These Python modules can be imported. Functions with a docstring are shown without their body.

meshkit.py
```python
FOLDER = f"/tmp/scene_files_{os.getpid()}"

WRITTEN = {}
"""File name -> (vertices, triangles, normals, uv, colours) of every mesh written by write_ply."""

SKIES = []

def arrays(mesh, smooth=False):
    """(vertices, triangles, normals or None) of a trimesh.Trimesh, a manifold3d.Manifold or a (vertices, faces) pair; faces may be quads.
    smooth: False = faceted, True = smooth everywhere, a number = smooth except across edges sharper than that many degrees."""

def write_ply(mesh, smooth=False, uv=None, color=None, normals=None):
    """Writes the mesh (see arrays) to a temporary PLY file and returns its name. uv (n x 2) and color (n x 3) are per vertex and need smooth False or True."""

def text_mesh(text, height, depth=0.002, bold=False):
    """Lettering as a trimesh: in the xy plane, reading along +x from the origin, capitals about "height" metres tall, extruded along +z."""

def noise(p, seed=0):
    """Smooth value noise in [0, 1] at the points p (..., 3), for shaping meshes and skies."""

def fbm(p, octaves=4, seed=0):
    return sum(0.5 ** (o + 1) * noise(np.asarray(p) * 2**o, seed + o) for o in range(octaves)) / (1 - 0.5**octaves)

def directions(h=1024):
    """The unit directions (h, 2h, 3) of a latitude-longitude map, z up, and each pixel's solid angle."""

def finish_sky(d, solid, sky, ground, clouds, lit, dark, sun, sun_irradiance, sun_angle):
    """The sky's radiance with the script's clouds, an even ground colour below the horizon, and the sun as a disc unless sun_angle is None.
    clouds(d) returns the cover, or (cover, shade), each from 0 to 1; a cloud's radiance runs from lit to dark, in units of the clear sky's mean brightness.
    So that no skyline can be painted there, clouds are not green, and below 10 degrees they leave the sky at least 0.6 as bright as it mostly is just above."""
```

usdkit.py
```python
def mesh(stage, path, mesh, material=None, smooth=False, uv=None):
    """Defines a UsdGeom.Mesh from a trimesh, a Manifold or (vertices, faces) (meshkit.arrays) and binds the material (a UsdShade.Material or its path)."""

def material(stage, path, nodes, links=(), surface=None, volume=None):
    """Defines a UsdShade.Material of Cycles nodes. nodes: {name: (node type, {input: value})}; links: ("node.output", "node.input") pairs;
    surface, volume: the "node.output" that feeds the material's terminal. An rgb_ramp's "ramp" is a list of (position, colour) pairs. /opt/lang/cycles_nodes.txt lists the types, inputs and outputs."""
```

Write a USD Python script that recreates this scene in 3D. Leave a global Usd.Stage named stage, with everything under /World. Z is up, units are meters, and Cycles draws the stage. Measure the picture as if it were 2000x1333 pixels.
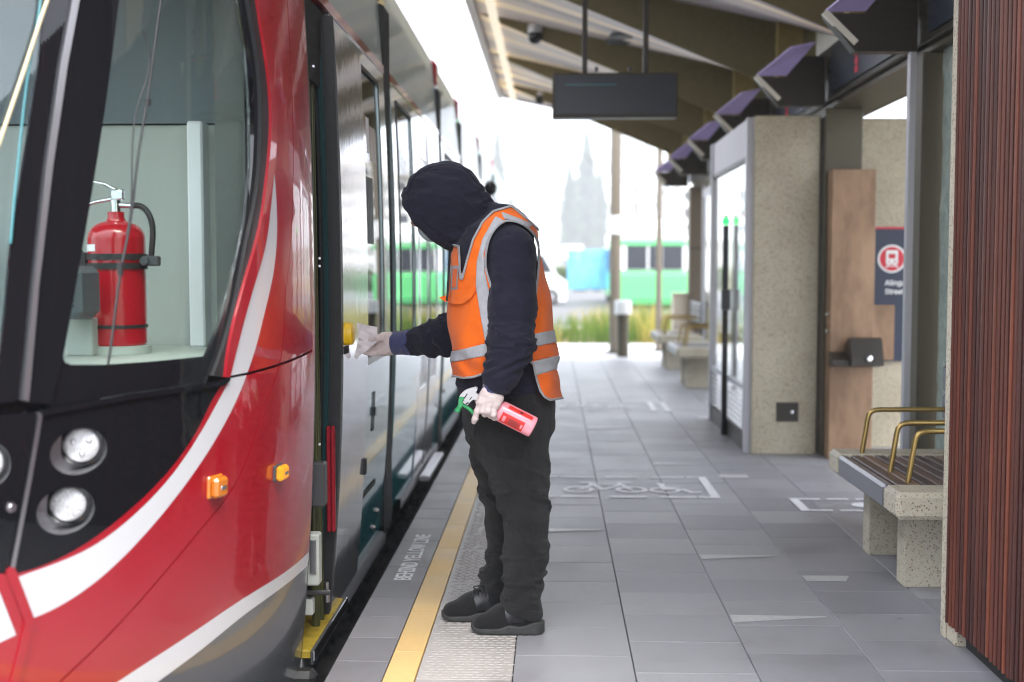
import math, random
import numpy as np, trimesh, shapely, shapely.geometry as sg, shapely.ops as so
from manifold3d import Manifold, CrossSection
from pxr import Usd, UsdGeom, UsdLux, UsdShade, Gf, Sdf, Vt
import usdkit, meshkit

stage = Usd.Stage.CreateInMemory()
UsdGeom.SetStageUpAxis(stage, 'Z'); UsdGeom.SetStageMetersPerUnit(stage, 1.0)
UsdGeom.Xform.Define(stage, '/World'); UsdGeom.Scope.Define(stage, '/World/Looks')
random.seed(7); RNG = np.random.default_rng(7)

# ------------------------------------------------------------------ camera, sky, sun, exposure
EYE = np.array([0.0, 0.0, 1.32]); FPX = 2400.0                      # eye height; focal length on a 2000 px wide picture
PITCH = math.atan(146.5 / 2400); YAW = math.atan(80 / 2400 * math.cos(PITCH))
R_ = np.array([math.cos(YAW), math.sin(YAW), 0.0])
F_ = np.array([-math.sin(YAW) * math.cos(PITCH), math.cos(YAW) * math.cos(PITCH), -math.sin(PITCH)])
U_ = np.cross(R_, F_)
cam = UsdGeom.Camera.Define(stage, '/World/camera')
cam.CreateHorizontalApertureAttr(36.0); cam.CreateVerticalApertureAttr(36.0 * 682 / 1024); cam.CreateFocalLengthAttr(36.0 * FPX / 2000)
cam.CreateFStopAttr(1.8); cam.CreateFocusDistanceAttr(4.4); cam.CreateExposureAttr(1.9)
cam.CreateClippingRangeAttr(Gf.Vec2f(0.05, 5000))
m4 = np.eye(4); m4[0, :3] = R_; m4[1, :3] = U_; m4[2, :3] = -F_; m4[3, :3] = EYE
cam.AddTransformOp().Set(Gf.Matrix4d(*m4.ravel().tolist()))

SUN_DIR = np.array([0.25, -0.45, 0.86]); SUN_DIR /= np.linalg.norm(SUN_DIR)
sun = UsdLux.DistantLight.Define(stage, '/World/sun')
sun.CreateIntensityAttr(0.4); sun.CreateAngleAttr(25.0); sun.CreateNormalizeAttr(True) if hasattr(sun, 'CreateNormalizeAttr') else None
sun.CreateColorAttr(Gf.Vec3f(1.0, 0.97, 0.92))
zx = SUN_DIR; xx = np.cross([0, 0, 1], zx); xx /= np.linalg.norm(xx); yx = np.cross(zx, xx)
ms = np.eye(4); ms[0, :3] = xx; ms[1, :3] = yx; ms[2, :3] = zx
UsdGeom.Xformable(sun).AddTransformOp().Set(Gf.Matrix4d(*ms.ravel().tolist()))
sky_mat = usdkit.material(stage, '/World/Looks/overcast_sky', {
    'tc': ('texture_coordinate', {}),
    'sky': ('sky_texture', {'sky_type': 'single_scattering', 'sun_disc': False, 'sun_elevation': math.asin(SUN_DIR[2]), 'sun_rotation': math.atan2(SUN_DIR[0], SUN_DIR[1]), 'aerosol_density': 2.0}),
    'mp': ('mapping', {'scale': (1.5, 1.5, 4.0)}),
    'n': ('noise_texture', {'scale': 1.6, 'detail': 5.0, 'roughness': 0.55}),
    'r': ('rgb_ramp', {'ramp': [(0.25, (8.5, 9.0, 10.0)), (0.75, (11.5, 11.9, 12.7))]}),
    'mx': ('mix_color', {'fac': 0.88}),
    'sx': ('separate_xyz', {}), 'cie': ('map_range', {'from_min': 0.0, 'from_max': 1.0, 'to_min': 0.42, 'to_max': 1.26, 'clamp': True}),
    'mz': ('vector_math', {'math_type': 'scale'}), 'bg': ('background_shader', {'strength': 0.13}),
}, [('tc.generated', 'mp.vector'), ('mp.vector', 'n.vector'), ('n.fac', 'r.fac'), ('sky.color', 'mx.a'), ('r.color', 'mx.b'), ('mx.result', 'mz.vector1'), ('tc.generated', 'sx.vector'), ('sx.z', 'cie.value'), ('cie.result', 'mz.scale'), ('mz.vector', 'bg.color')], surface='bg.background')
dome = UsdLux.DomeLight.Define(stage, '/World/sky'); dome.CreateIntensityAttr(1.0)
UsdShade.MaterialBindingAPI.Apply(dome.GetPrim()).Bind(sky_mat)
dome.GetPrim().SetCustomDataByKey('kind', 'structure')

def project(p):
    d = np.asarray(p, float) - EYE
    w = d @ F_
    return np.stack([1000 + FPX * (d @ R_) / w, 666.5 - FPX * (d @ U_) / w], -1)
def ray(px, py):
    d = F_ + R_ * (px - 1000) / FPX - U_ * (py - 666.5) / FPX
    return d
def at(px, py, y):                                                    # a point at the distance y along the platform
    d = ray(px, py); return EYE + d * (y / d[1])
def at_z(px, py, z):
    d = ray(px, py); return EYE + d * ((z - EYE[2]) / d[2])
def at_x(px, py, x):
    d = ray(px, py); return EYE + d * (x / d[0])

# ------------------------------------------------------------------ materials
MATS = {}
def mat(name, color, rough=0.5, metal=0.0, coat=0.0, bump=None, var=None, stretch=(1, 1, 1), obj=False, **kw):
    """bump = (scale, strength, distance); var = (scale, colour2, lo, hi): mottling from noise."""
    nodes = {'p': ('principled_bsdf', {'base_color': color, 'roughness': rough, 'metallic': metal, 'coat_weight': coat, **kw})}
    links = []
    if bump or var:
        nodes['g'] = ('texture_coordinate', {}) if obj else ('geometry', {})
        nodes['mp'] = ('mapping', {'scale': stretch})
        links.append(('g.object' if obj else 'g.position', 'mp.vector'))
    if bump:
        nodes['nb'] = ('noise_texture', {'scale': bump[0], 'detail': 4.0, 'roughness': 0.6})
        nodes['b'] = ('bump', {'strength': bump[1], 'distance': bump[2]})
        links += [('mp.vector', 'nb.vector'), ('nb.fac', 'b.height'), ('b.normal', 'p.normal')]
    if var:
        nodes['nv'] = ('noise_texture', {'scale': var[0], 'detail': 6.0, 'roughness': 0.65})
        nodes['rv'] = ('rgb_ramp', {'ramp': [(var[2], color), (var[3], var[1])]})
        links += [('mp.vector', 'nv.vector'), ('nv.fac', 'rv.fac'), ('rv.color', 'p.base_color')]
    MATS[name] = usdkit.material(stage, '/World/Looks/' + name, nodes, links, surface='p.BSDF')
    return MATS[name]

mat('red_paint', (0.26, 0.0018, 0.009), 0.32, coat=1.0, coat_roughness=0.02)
mat('white_paint', (0.50, 0.50, 0.52), 0.35, coat=0.6, coat_roughness=0.05)
mat('skirt_grey', (0.055, 0.058, 0.064), 0.3, coat=0.8, coat_roughness=0.04)
mat('gloss_black', (0.004, 0.004, 0.005), 0.3, coat=0.8, coat_roughness=0.02, specular_ior_level=0.0)
mat('rubber', (0.012, 0.012, 0.013), 0.5)
mat('matte_black', (0.006, 0.006, 0.006), 0.8)
mat('dark_grey', (0.05, 0.05, 0.055), 0.5)
mat('chrome', (0.75, 0.75, 0.77), 0.15, metal=1.0)
mat('steel', (0.45, 0.45, 0.47), 0.32, metal=1.0, bump=(60, 0.05, 0.002))
mat('door_steel', (0.62, 0.62, 0.65), 0.10, metal=0.9, bump=(2.2, 0.10, 0.02))
mat('teal_paint', (0.02, 0.16, 0.18), 0.25, coat=1.0, coat_roughness=0.03)
mat('teal_dark', (0.005, 0.034, 0.038), 0.3)
mat('pole_green', (0.042, 0.046, 0.010), 0.35)
mat('grab_red', (0.26, 0.004, 0.014), 0.4)
mat('tread_yellow', (0.34, 0.24, 0.014), 0.6, var=(25, (0.20, 0.14, 0.012), 0.42, 0.7), bump=(180, 0.3, 0.003))
mat('vinyl_floor', (0.25, 0.25, 0.26), 0.6)
mat('cab_wall', (0.38, 0.40, 0.37), 0.6)
mat('cab_dark', (0.03, 0.035, 0.035), 0.6)
mat('cab_panel_grey', (0.10, 0.125, 0.14), 0.55)
mat('ext_red', (0.38, 0.005, 0.013), 0.22, coat=0.6)
mat('label_white', (0.75, 0.75, 0.78), 0.5)
mat('button_yellow', (0.80, 0.50, 0.005), 0.3)
mat('amber', (0.50, 0.14, 0.006), 0.12, coat=1.0, coat_roughness=0.03)
mat('lamp_glass', (0.55, 0.55, 0.56), 0.18, metal=0.5, bump=(120, 0.7, 0.006))
mat('lamp_bowl', (0.42, 0.42, 0.44), 0.22, metal=0.8, bump=(28, 0.25, 0.01))
mat('bellows', (0.010, 0.010, 0.011), 0.6)
mat('roof_cream', (0.20, 0.18, 0.12), 0.35, metal=0.4)

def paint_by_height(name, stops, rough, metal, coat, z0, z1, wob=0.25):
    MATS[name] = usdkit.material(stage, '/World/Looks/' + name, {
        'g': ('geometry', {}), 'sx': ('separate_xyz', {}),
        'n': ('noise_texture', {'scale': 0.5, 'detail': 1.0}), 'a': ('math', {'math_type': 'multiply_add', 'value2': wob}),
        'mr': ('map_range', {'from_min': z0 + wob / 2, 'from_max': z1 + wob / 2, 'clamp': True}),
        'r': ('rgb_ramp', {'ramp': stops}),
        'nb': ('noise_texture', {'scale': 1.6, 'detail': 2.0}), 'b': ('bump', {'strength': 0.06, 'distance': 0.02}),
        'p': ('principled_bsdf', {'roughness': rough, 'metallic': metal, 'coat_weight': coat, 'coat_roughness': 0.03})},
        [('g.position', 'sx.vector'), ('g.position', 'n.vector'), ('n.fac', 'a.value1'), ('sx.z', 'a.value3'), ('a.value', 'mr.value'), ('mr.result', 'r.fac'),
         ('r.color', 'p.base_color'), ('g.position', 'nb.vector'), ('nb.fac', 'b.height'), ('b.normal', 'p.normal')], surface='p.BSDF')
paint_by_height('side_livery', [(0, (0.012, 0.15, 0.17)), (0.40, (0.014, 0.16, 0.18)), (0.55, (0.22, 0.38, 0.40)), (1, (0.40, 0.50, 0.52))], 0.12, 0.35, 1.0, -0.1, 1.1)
paint_by_height('upper_livery', [(0, (0.24, 0.30, 0.30)), (1, (0.20, 0.28, 0.275))], 0.35, 0.0, 0.35, 2.2, 2.9)

def pane(name, tint, ior=1.5, rough=0.0, refl=(1, 1, 1), wave=None):
    f0 = ((ior - 1) / (ior + 1)) ** 2
    nodes = {'lw': ('layer_weight', {'blend': 0.5}), 'pw': ('math', {'math_type': 'power', 'value2': 5.0}), 'f': ('math', {'math_type': 'multiply_add', 'value2': (1 - f0) * 0.8, 'value3': f0}), 't': ('transparent_bsdf', {'color': tint}), 'gl': ('glossy_bsdf', {'color': refl, 'roughness': rough}), 'm': ('mix_closure', {})}
    links = [('lw.facing', 'pw.value1'), ('pw.value', 'f.value1'), ('f.value', 'm.fac'), ('t.BSDF', 'm.closure1'), ('gl.BSDF', 'm.closure2')]
    if wave:
        nodes |= {'g': ('geometry', {}), 'n': ('noise_texture', {'scale': wave[0], 'detail': 1.0}), 'b': ('bump', {'strength': wave[1], 'distance': 0.02})}
        links += [('g.position', 'n.vector'), ('n.fac', 'b.height'), ('b.normal', 'gl.normal')]
    MATS[name] = usdkit.material(stage, '/World/Looks/' + name, nodes, links, surface='m.closure')
pane('cab_glass', (0.90, 0.945, 0.92), 1.55, wave=(3.0, 0.05))
pane('screen_glass', (0.86, 0.92, 0.92), 1.5)
pane('window_tint', (0.40, 0.47, 0.46), 1.9, wave=(1.5, 0.04))
pane('shelter_glass', (0.93, 0.95, 0.94), 1.45)

def paving(name, base, speck, dark, sc=1.0):
    MATS[name] = usdkit.material(stage, '/World/Looks/' + name, {
        'g': ('geometry', {}), 'oi': ('object_info', {}),
        'n1': ('noise_texture', {'scale': 420 * sc, 'detail': 3.0, 'roughness': 0.7}), 'r1': ('rgb_ramp', {'ramp': [(0.35, dark), (0.5, base), (0.68, speck)]}),
        'n2': ('noise_texture', {'scale': 2.3, 'detail': 6.0, 'roughness': 0.65}), 'r2': ('rgb_ramp', {'ramp': [(0.30, (0.70, 0.69, 0.68)), (0.46, (0.95, 0.95, 0.95)), (0.7, (1.08, 1.08, 1.08))]}),
        'mu': ('mix_color', {'blend_type': 'multiply', 'fac': 1.0, 'use_clamp': False}),
        'r3': ('rgb_ramp', {'ramp': [(0, (0.84, 0.84, 0.85)), (1, (1.12, 1.11, 1.10))]}), 'mv': ('mix_color', {'blend_type': 'multiply', 'fac': 1.0, 'use_clamp': False}),
        'vg': ('voronoi_texture', {'scale': 2.6}), 'rg': ('rgb_ramp', {'ramp': [(0.022, (0.62, 0.61, 0.60)), (0.05, (1, 1, 1))]}), 'mg': ('mix_color', {'blend_type': 'multiply', 'fac': 1.0, 'use_clamp': False}),
        'b': ('bump', {'strength': 0.35, 'distance': 0.003}),
        'mr': ('map_range', {'from_min': 0.3, 'from_max': 0.7, 'to_min': 0.36, 'to_max': 0.56}),
        'p': ('principled_bsdf', {'specular_ior_level': 0.45})},
        [('g.position', 'n1.vector'), ('g.position', 'n2.vector'), ('n1.fac', 'r1.fac'), ('n2.fac', 'r2.fac'), ('r1.color', 'mu.a'), ('r2.color', 'mu.b'),
         ('oi.random', 'r3.fac'), ('mu.result', 'mv.a'), ('r3.color', 'mv.b'), ('mv.result', 'mg.a'), ('g.position', 'vg.vector'), ('vg.distance', 'rg.fac'), ('rg.color', 'mg.b'), ('mg.result', 'p.base_color'), ('n1.fac', 'b.height'), ('b.normal', 'p.normal'),
         ('n2.fac', 'mr.value'), ('mr.result', 'p.roughness')], surface='p.BSDF')
paving('granite', (0.25, 0.25, 0.268), (0.36, 0.36, 0.378), (0.175, 0.175, 0.19))
paving('granite_edge', (0.165, 0.157, 0.165), (0.26, 0.25, 0.26), (0.10, 0.096, 0.104))
paving('tactile_stone', (0.36, 0.335, 0.315), (0.43, 0.405, 0.38), (0.28, 0.262, 0.245))
paving('yellow_stone', (0.60, 0.40, 0.15), (0.64, 0.44, 0.19), (0.54, 0.35, 0.12), 0.4)
paving('pale_concrete', (0.42, 0.42, 0.43), (0.5, 0.5, 0.5), (0.36, 0.36, 0.36))
mat('joint', (0.035, 0.033, 0.03), 0.9)
mat('floor_paint', (0.68, 0.68, 0.70), 0.6, var=(70, (0.38, 0.38, 0.40), 0.50, 0.66))
mat('lettering', (0.74, 0.74, 0.75), 0.6)
mat('inlay', (0.45, 0.45, 0.45), 0.5, var=(60, (0.36, 0.36, 0.36), 0.4, 0.7))

def aggregate(name, matrix, sc=70.0):
    MATS[name] = usdkit.material(stage, '/World/Looks/' + name, {
        'g': ('geometry', {}), 'v': ('voronoi_texture', {'scale': sc, 'randomness': 1.0}),
        'rs': ('rgb_ramp', {'ramp': [(0, (0.15, 0.11, 0.065)), (0.12, (0.33, 0.29, 0.22)), (0.45, (0.40, 0.36, 0.29)), (0.68, (0.28, 0.20, 0.11)), (0.78, (0.40, 0.38, 0.33)), (0.93, (0.13, 0.12, 0.11)), (1, (0.42, 0.38, 0.29))], 'interpolate': False}),
        'sc': ('separate_color', {}), 'rd': ('rgb_ramp', {'ramp': [(0.32, (1, 1, 1)), (0.46, (0, 0, 0))]}),
        'mx': ('mix_color', {'b': (0, 0, 0)}),
        'n': ('noise_texture', {'scale': 3.0, 'detail': 5.0}), 'rn': ('rgb_ramp', {'ramp': [(0.3, (0.82, 0.80, 0.76)), (0.7, (1.05, 1.05, 1.05))]}),
        'mu': ('mix_color', {'blend_type': 'multiply', 'fac': 1.0, 'use_clamp': False}),
        'b': ('bump', {'strength': 0.25, 'distance': 0.004, 'invert': True}), 'p': ('principled_bsdf', {'roughness': 0.5})},
        [('g.position', 'v.vector'), ('v.color', 'sc.color'), ('sc.r', 'rs.fac'), ('v.distance', 'rd.fac'), ('rd.color', 'mx.fac'), ('rs.color', 'mx.b'), ('g.position', 'n.vector'), ('n.fac', 'rn.fac'),
         ('mx.result', 'mu.a'), ('rn.color', 'mu.b'), ('mu.result', 'p.base_color'), ('v.distance', 'b.height'), ('b.normal', 'p.normal')], surface='p.BSDF')
    sh = UsdShade.Shader.Get(stage, f'/World/Looks/{name}/mx'); sh.CreateInput('a', Sdf.ValueTypeNames.Float3).Set(Gf.Vec3f(*matrix))
aggregate('exposed_aggregate', (0.44, 0.39, 0.29), 105.0)
aggregate('terrazzo', (0.43, 0.39, 0.31), 115.0)

def wood(name, c1, c2, sc=(30, 30, 1.2)):
    MATS[name] = usdkit.material(stage, '/World/Looks/' + name, {
        'g': ('geometry', {}), 'oi': ('object_info', {}), 'mp': ('mapping', {'scale': sc}),
        'n': ('noise_texture', {'scale': 1.0, 'detail': 6.0, 'roughness': 0.7}), 'r': ('rgb_ramp', {'ramp': [(0.32, c1), (0.68, c2)]}),
        'r3': ('rgb_ramp', {'ramp': [(0, (0.50, 0.45, 0.50)), (0.45, (0.90, 0.86, 0.86)), (0.75, (1.05, 0.95, 0.9)), (1, (2.1, 1.75, 1.2))]}), 'mv': ('mix_color', {'blend_type': 'multiply', 'fac': 1.0, 'use_clamp': False}),
        'b': ('bump', {'strength': 0.25, 'distance': 0.002}), 'p': ('principled_bsdf', {'roughness': 0.42, 'specular_ior_level': 0.4})},
        [('g.position', 'mp.vector'), ('mp.vector', 'n.vector'), ('n.fac', 'r.fac'), ('r.color', 'mv.a'), ('oi.random', 'r3.fac'), ('r3.color', 'mv.b'), ('mv.result', 'p.base_color'), ('n.fac', 'b.height'), ('b.normal', 'p.normal')], surface='p.BSDF')
wood('batten_wood', (0.038, 0.012, 0.0095), (0.102, 0.030, 0.019))
wood('bench_wood', (0.045, 0.030, 0.026), (0.085, 0.060, 0.05), (40, 1.5, 40))
wood('soffit_wood', (0.72, 0.68, 0.67), (0.80, 0.76, 0.75), (3, 40, 40))
mat('bronze_metal', (0.085, 0.070, 0.045), 0.42, metal=0.25)
mat('fold_bronze', (0.135, 0.108, 0.048), 0.45, metal=0.2)
mat('olive_post', (0.24, 0.18, 0.06), 0.5, metal=0.2)
mat('dark_bronze', (0.032, 0.027, 0.021), 0.4, metal=0.3)
mat('post_bronze', (0.085, 0.072, 0.048), 0.45, metal=0.25)
mat('far_post', (0.10, 0.075, 0.05), 0.5)
mat('taupe_post', (0.15, 0.125, 0.095), 0.6)
mat('lilac_panel', (0.40, 0.32, 0.58), 0.3)  # purple LED glow on the bracket undersides, put into their base colour
mat('bracket_edge', (0.62, 0.58, 0.50), 0.5)
mat('copper_panel', (0.19, 0.110, 0.062), 0.38, metal=0.25, var=(2.0, (0.31, 0.195, 0.115), 0.40, 0.62), stretch=(2.2, 2.2, 0.8))
mat('brass', (0.36, 0.25, 0.09), 0.33, metal=0.9)
mat('navy_sign', (0.012, 0.018, 0.045), 0.4)
mat('sign_red', (0.55, 0.01, 0.03), 0.4)
mat('sign_white', (0.75, 0.75, 0.75), 0.5)
mat('screen_dark', (0.008, 0.013, 0.021), 0.3)
mat('frame_silver', (0.42, 0.41, 0.44), 0.4, metal=0.5)
mat('header_panel', (0.60, 0.57, 0.62), 0.5)
mat('sheet_steel', (0.20, 0.20, 0.22), 0.35, metal=0.7)
usdkit.material(stage, '/World/Looks/strip_lamp', {'p': ('principled_bsdf', {'base_color': (0.8, 0.76, 0.65), 'emission_color': (1.0, 0.90, 0.70), 'emission_strength': 0.17})}, surface='p.BSDF')
MATS['strip_lamp'] = UsdShade.Material.Get(stage, '/World/Looks/strip_lamp')
usdkit.material(stage, '/World/Looks/green_lamp', {'p': ('principled_bsdf', {'base_color': (0.05, 0.6, 0.2), 'emission_color': (0.03, 1.0, 0.12), 'emission_strength': 0.5})}, surface='p.BSDF')
MATS['green_lamp'] = UsdShade.Material.Get(stage, '/World/Looks/green_lamp')
usdkit.material(stage, '/World/Looks/lit_amber', {'p': ('principled_bsdf', {'base_color': (0.55, 0.18, 0.01), 'emission_color': (1.0, 0.5, 0.03), 'emission_strength': 0.12, 'roughness': 0.15})}, surface='p.BSDF')
MATS['lit_amber'] = UsdShade.Material.Get(stage, '/World/Looks/lit_amber')
# cast glass with a crumpled face
MATS['cast_glass'] = usdkit.material(stage, '/World/Looks/cast_glass', {
    'g': ('geometry', {}), 'n': ('noise_texture', {'scale': 14.0, 'detail': 3.0, 'distortion': 1.5}), 'b': ('bump', {'strength': 0.9, 'distance': 0.02}),
    'r': ('rgb_ramp', {'ramp': [(0.35, (0.36, 0.42, 0.39)), (0.6, (0.60, 0.66, 0.62))]}),
    'p': ('principled_bsdf', {'roughness': 0.25, 'specular_ior_level': 0.6}), 'tl': ('translucent_bsdf', {'color': (0.55, 0.62, 0.58)}), 'm': ('mix_closure', {'fac': 0.4})},
    [('g.position', 'n.vector'), ('n.fac', 'b.height'), ('b.normal', 'p.normal'), ('n.fac', 'r.fac'), ('r.color', 'p.base_color'), ('p.BSDF', 'm.closure1'), ('tl.BSDF', 'm.closure2')], surface='m.closure')

# ------------------------------------------------------------------ naming and mesh helpers
COUNT = {}
def numbered(parent, name):
    k = COUNT.get((parent, name), 0); COUNT[(parent, name)] = k + 1
    return name if k == 0 else f'{name}_{k:03d}'
def tag(prim, label=None, category=None, group=None, kind=None):
    prim = prim.GetPrim() if hasattr(prim, 'GetPrim') else prim
    for k, v in (('label', label), ('category', category), ('group', group), ('kind', kind)):
        if v: prim.SetCustomDataByKey(k, v)
    return prim
def thing(name, label=None, category=None, group=None, kind=None, loc=(0, 0, 0), rotz=0.0):
    x = UsdGeom.Xform.Define(stage, '/World/' + numbered('/World', name))
    if any(loc): x.AddTranslateOp().Set(Gf.Vec3d(*map(float, loc)))
    if rotz: x.AddRotateZOp().Set(float(rotz))
    return tag(x, label, category, group, kind)
def obj(name, mesh, material, parent=None, smooth=False, label=None, kind=None, category=None, group=None):
    base = '/World' if parent is None else str(parent.GetPath())
    m = usdkit.mesh(stage, f'{base}/{numbered(base, name)}', mesh, MATS[material] if isinstance(material, str) else material, smooth=smooth)
    return tag(m, label, category, group, kind)
def copy_of(src, loc, rotz=0.0, label=None, group=None, name=None):
    d = dict(src.GetCustomData())
    x = UsdGeom.Xform.Define(stage, '/World/' + numbered('/World', name or src.GetName().rstrip('0123456789').rstrip('_')))
    x.GetPrim().GetReferences().AddInternalReference(src.GetPath())
    x.GetPrim().SetInstanceable(True)
    x.ClearXformOpOrder(); x.AddTranslateOp(opSuffix='place').Set(Gf.Vec3d(*map(float, loc))); x.AddRotateZOp(opSuffix='place').Set(float(rotz))
    return tag(x, label or d.get('label'), d.get('category'), group or d.get('group'))
def box(x0, x1, y0, y1, z0, z1, bevel=0.0):
    x0, x1 = sorted((x0, x1)); y0, y1 = sorted((y0, y1)); z0, z1 = sorted((z0, z1))
    if bevel:
        b = min(bevel, (x1 - x0) / 3, (y1 - y0) / 3, (z1 - z0) / 3); pts = []
        for sx in (0, 1):
            for sy in (0, 1):
                for sz in (0, 1):
                    c = np.array([(x0, x1)[sx], (y0, y1)[sy], (z0, z1)[sz]]); s = np.array([1 - 2 * sx, 1 - 2 * sy, 1 - 2 * sz]) * b
                    for k in range(3):
                        q = c + s; q[k] = c[k]; pts.append(q)
        return man(Manifold.hull_points(np.array(pts)))
    m = trimesh.creation.box((x1 - x0, y1 - y0, z1 - z0)); m.apply_translation(((x0 + x1) / 2, (y0 + y1) / 2, (z0 + z1) / 2)); return m
def man(m):
    q = m.to_mesh(); return trimesh.Trimesh(q.vert_properties[:, :3], q.tri_verts, process=False)
def cat(ms): return trimesh.util.concatenate([m if isinstance(m, trimesh.Trimesh) else man(m) for m in ms])
def tube(pts, r, n=10, cap=True):
    pts = np.asarray(pts, float); r = np.broadcast_to(r, (len(pts),))
    t = np.gradient(pts, axis=0); t /= np.linalg.norm(t, axis=1, keepdims=True) + 1e-12
    a = np.zeros_like(t); ref = np.array([0, 0, 1.0]) if abs(t[0][2]) < 0.9 else np.array([1.0, 0, 0])
    for i in range(len(t)):
        v = ref - t[i] * (ref @ t[i]); v /= np.linalg.norm(v); a[i] = v; ref = v
    b = np.cross(t, a); ang = np.arange(n) * 2 * np.pi / n
    v = (pts[:, None] + r[:, None, None] * (np.cos(ang)[None, :, None] * a[:, None] + np.sin(ang)[None, :, None] * b[:, None])).reshape(-1, 3)
    f = []
    for i in range(len(pts) - 1):
        for j in range(n):
            p, q, s, u = i * n + j, i * n + (j + 1) % n, (i + 1) * n + (j + 1) % n, (i + 1) * n + j
            f += [[p, q, s], [p, s, u]]
    if cap:
        v = np.vstack([v, pts[0], pts[-1]]); c0, c1 = len(v) - 2, len(v) - 1; L = (len(pts) - 1) * n
        for j in range(n):
            f += [[c0, (j + 1) % n, j], [c1, L + j, L + (j + 1) % n]]
    return trimesh.Trimesh(v, f, process=False)
def smooth_path(pts, n=8):
    from scipy.interpolate import make_interp_spline
    pts = np.asarray(pts, float); k = min(3, len(pts) - 1)
    s = np.r_[0, np.cumsum(np.linalg.norm(np.diff(pts, axis=0), axis=1))]
    return make_interp_spline(s, pts, k=k)(np.linspace(0, s[-1], n * (len(pts) - 1) + 1))
def cyl(a, b, r, n=20, r2=None): return tube([a, b], [r, r if r2 is None else r2], n)
def lathe(profile, n=32, origin=(0, 0, 0), axis=(0, 0, 1)):
    m = trimesh.creation.revolve(np.array(profile, float), sections=n)
    m.apply_transform(trimesh.geometry.align_vectors([0, 0, 1], np.array(axis, float) / np.linalg.norm(axis))); m.apply_translation(origin); return m
def prism(poly_xz, y0, y1):                                           # polygon in the x-z plane, pushed along y
    cs = CrossSection([np.array(poly_xz, float)], fillrule=0) if False else CrossSection([orient(poly_xz)])
    m = man(cs.extrude(abs(y1 - y0))); v = m.vertices.copy()
    m.vertices = np.stack([v[:, 0], max(y0, y1) - v[:, 2], v[:, 1]], -1); return m
def prism_xy(poly, z0, z1):
    m = man(CrossSection([orient(poly)]).extrude(z1 - z0)); m.apply_translation((0, 0, z0)); return m
def prism_yz(poly_yz, x0, x1):
    m = man(CrossSection([orient(poly_yz)]).extrude(x1 - x0)); v = m.vertices.copy()
    m.vertices = np.stack([x0 + v[:, 2], v[:, 0], v[:, 1]], -1); return m
def orient(p):
    p = np.asarray(p, float); x, y = p[:, 0], p[:, 1]
    return p if (x * np.roll(y, -1) - np.roll(x, -1) * y).sum() > 0 else p[::-1].copy()
# ================================================================== the setting: ground, platform, track, road
obj('ground', box(-340, 440, -50, 660, -0.62, -0.50), mat('dry_grass', (0.13, 0.13, 0.07), 0.95, var=(0.6, (0.20, 0.17, 0.10), 0.35, 0.65)), kind='structure')
track = thing('track_bed', kind='structure')
obj('ballast_slab', box(-4.6, -0.80, -8, 60, -0.49, -0.40), mat('track_concrete', (0.12, 0.12, 0.12), 0.9, var=(5, (0.06, 0.06, 0.06), 0.4, 0.7)), track)
for x in (-1.43, -2.86): obj('rail', box(x - .035, x + .035, -8, 60, -0.395, -0.33), 'sheet_steel', track)
PL_END = 17.4
platform = thing('platform', kind='structure')
EDGE = -0.728
obj('platform_base', box(EDGE + 0.012, 5.2, -6, PL_END, -0.48, -0.022), 'joint', platform)
g = 0.0019
cols = [-0.127 + 0.3965 * k for k in range(0, 13)]
ROW = 0.33
far, near = [], []
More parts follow.
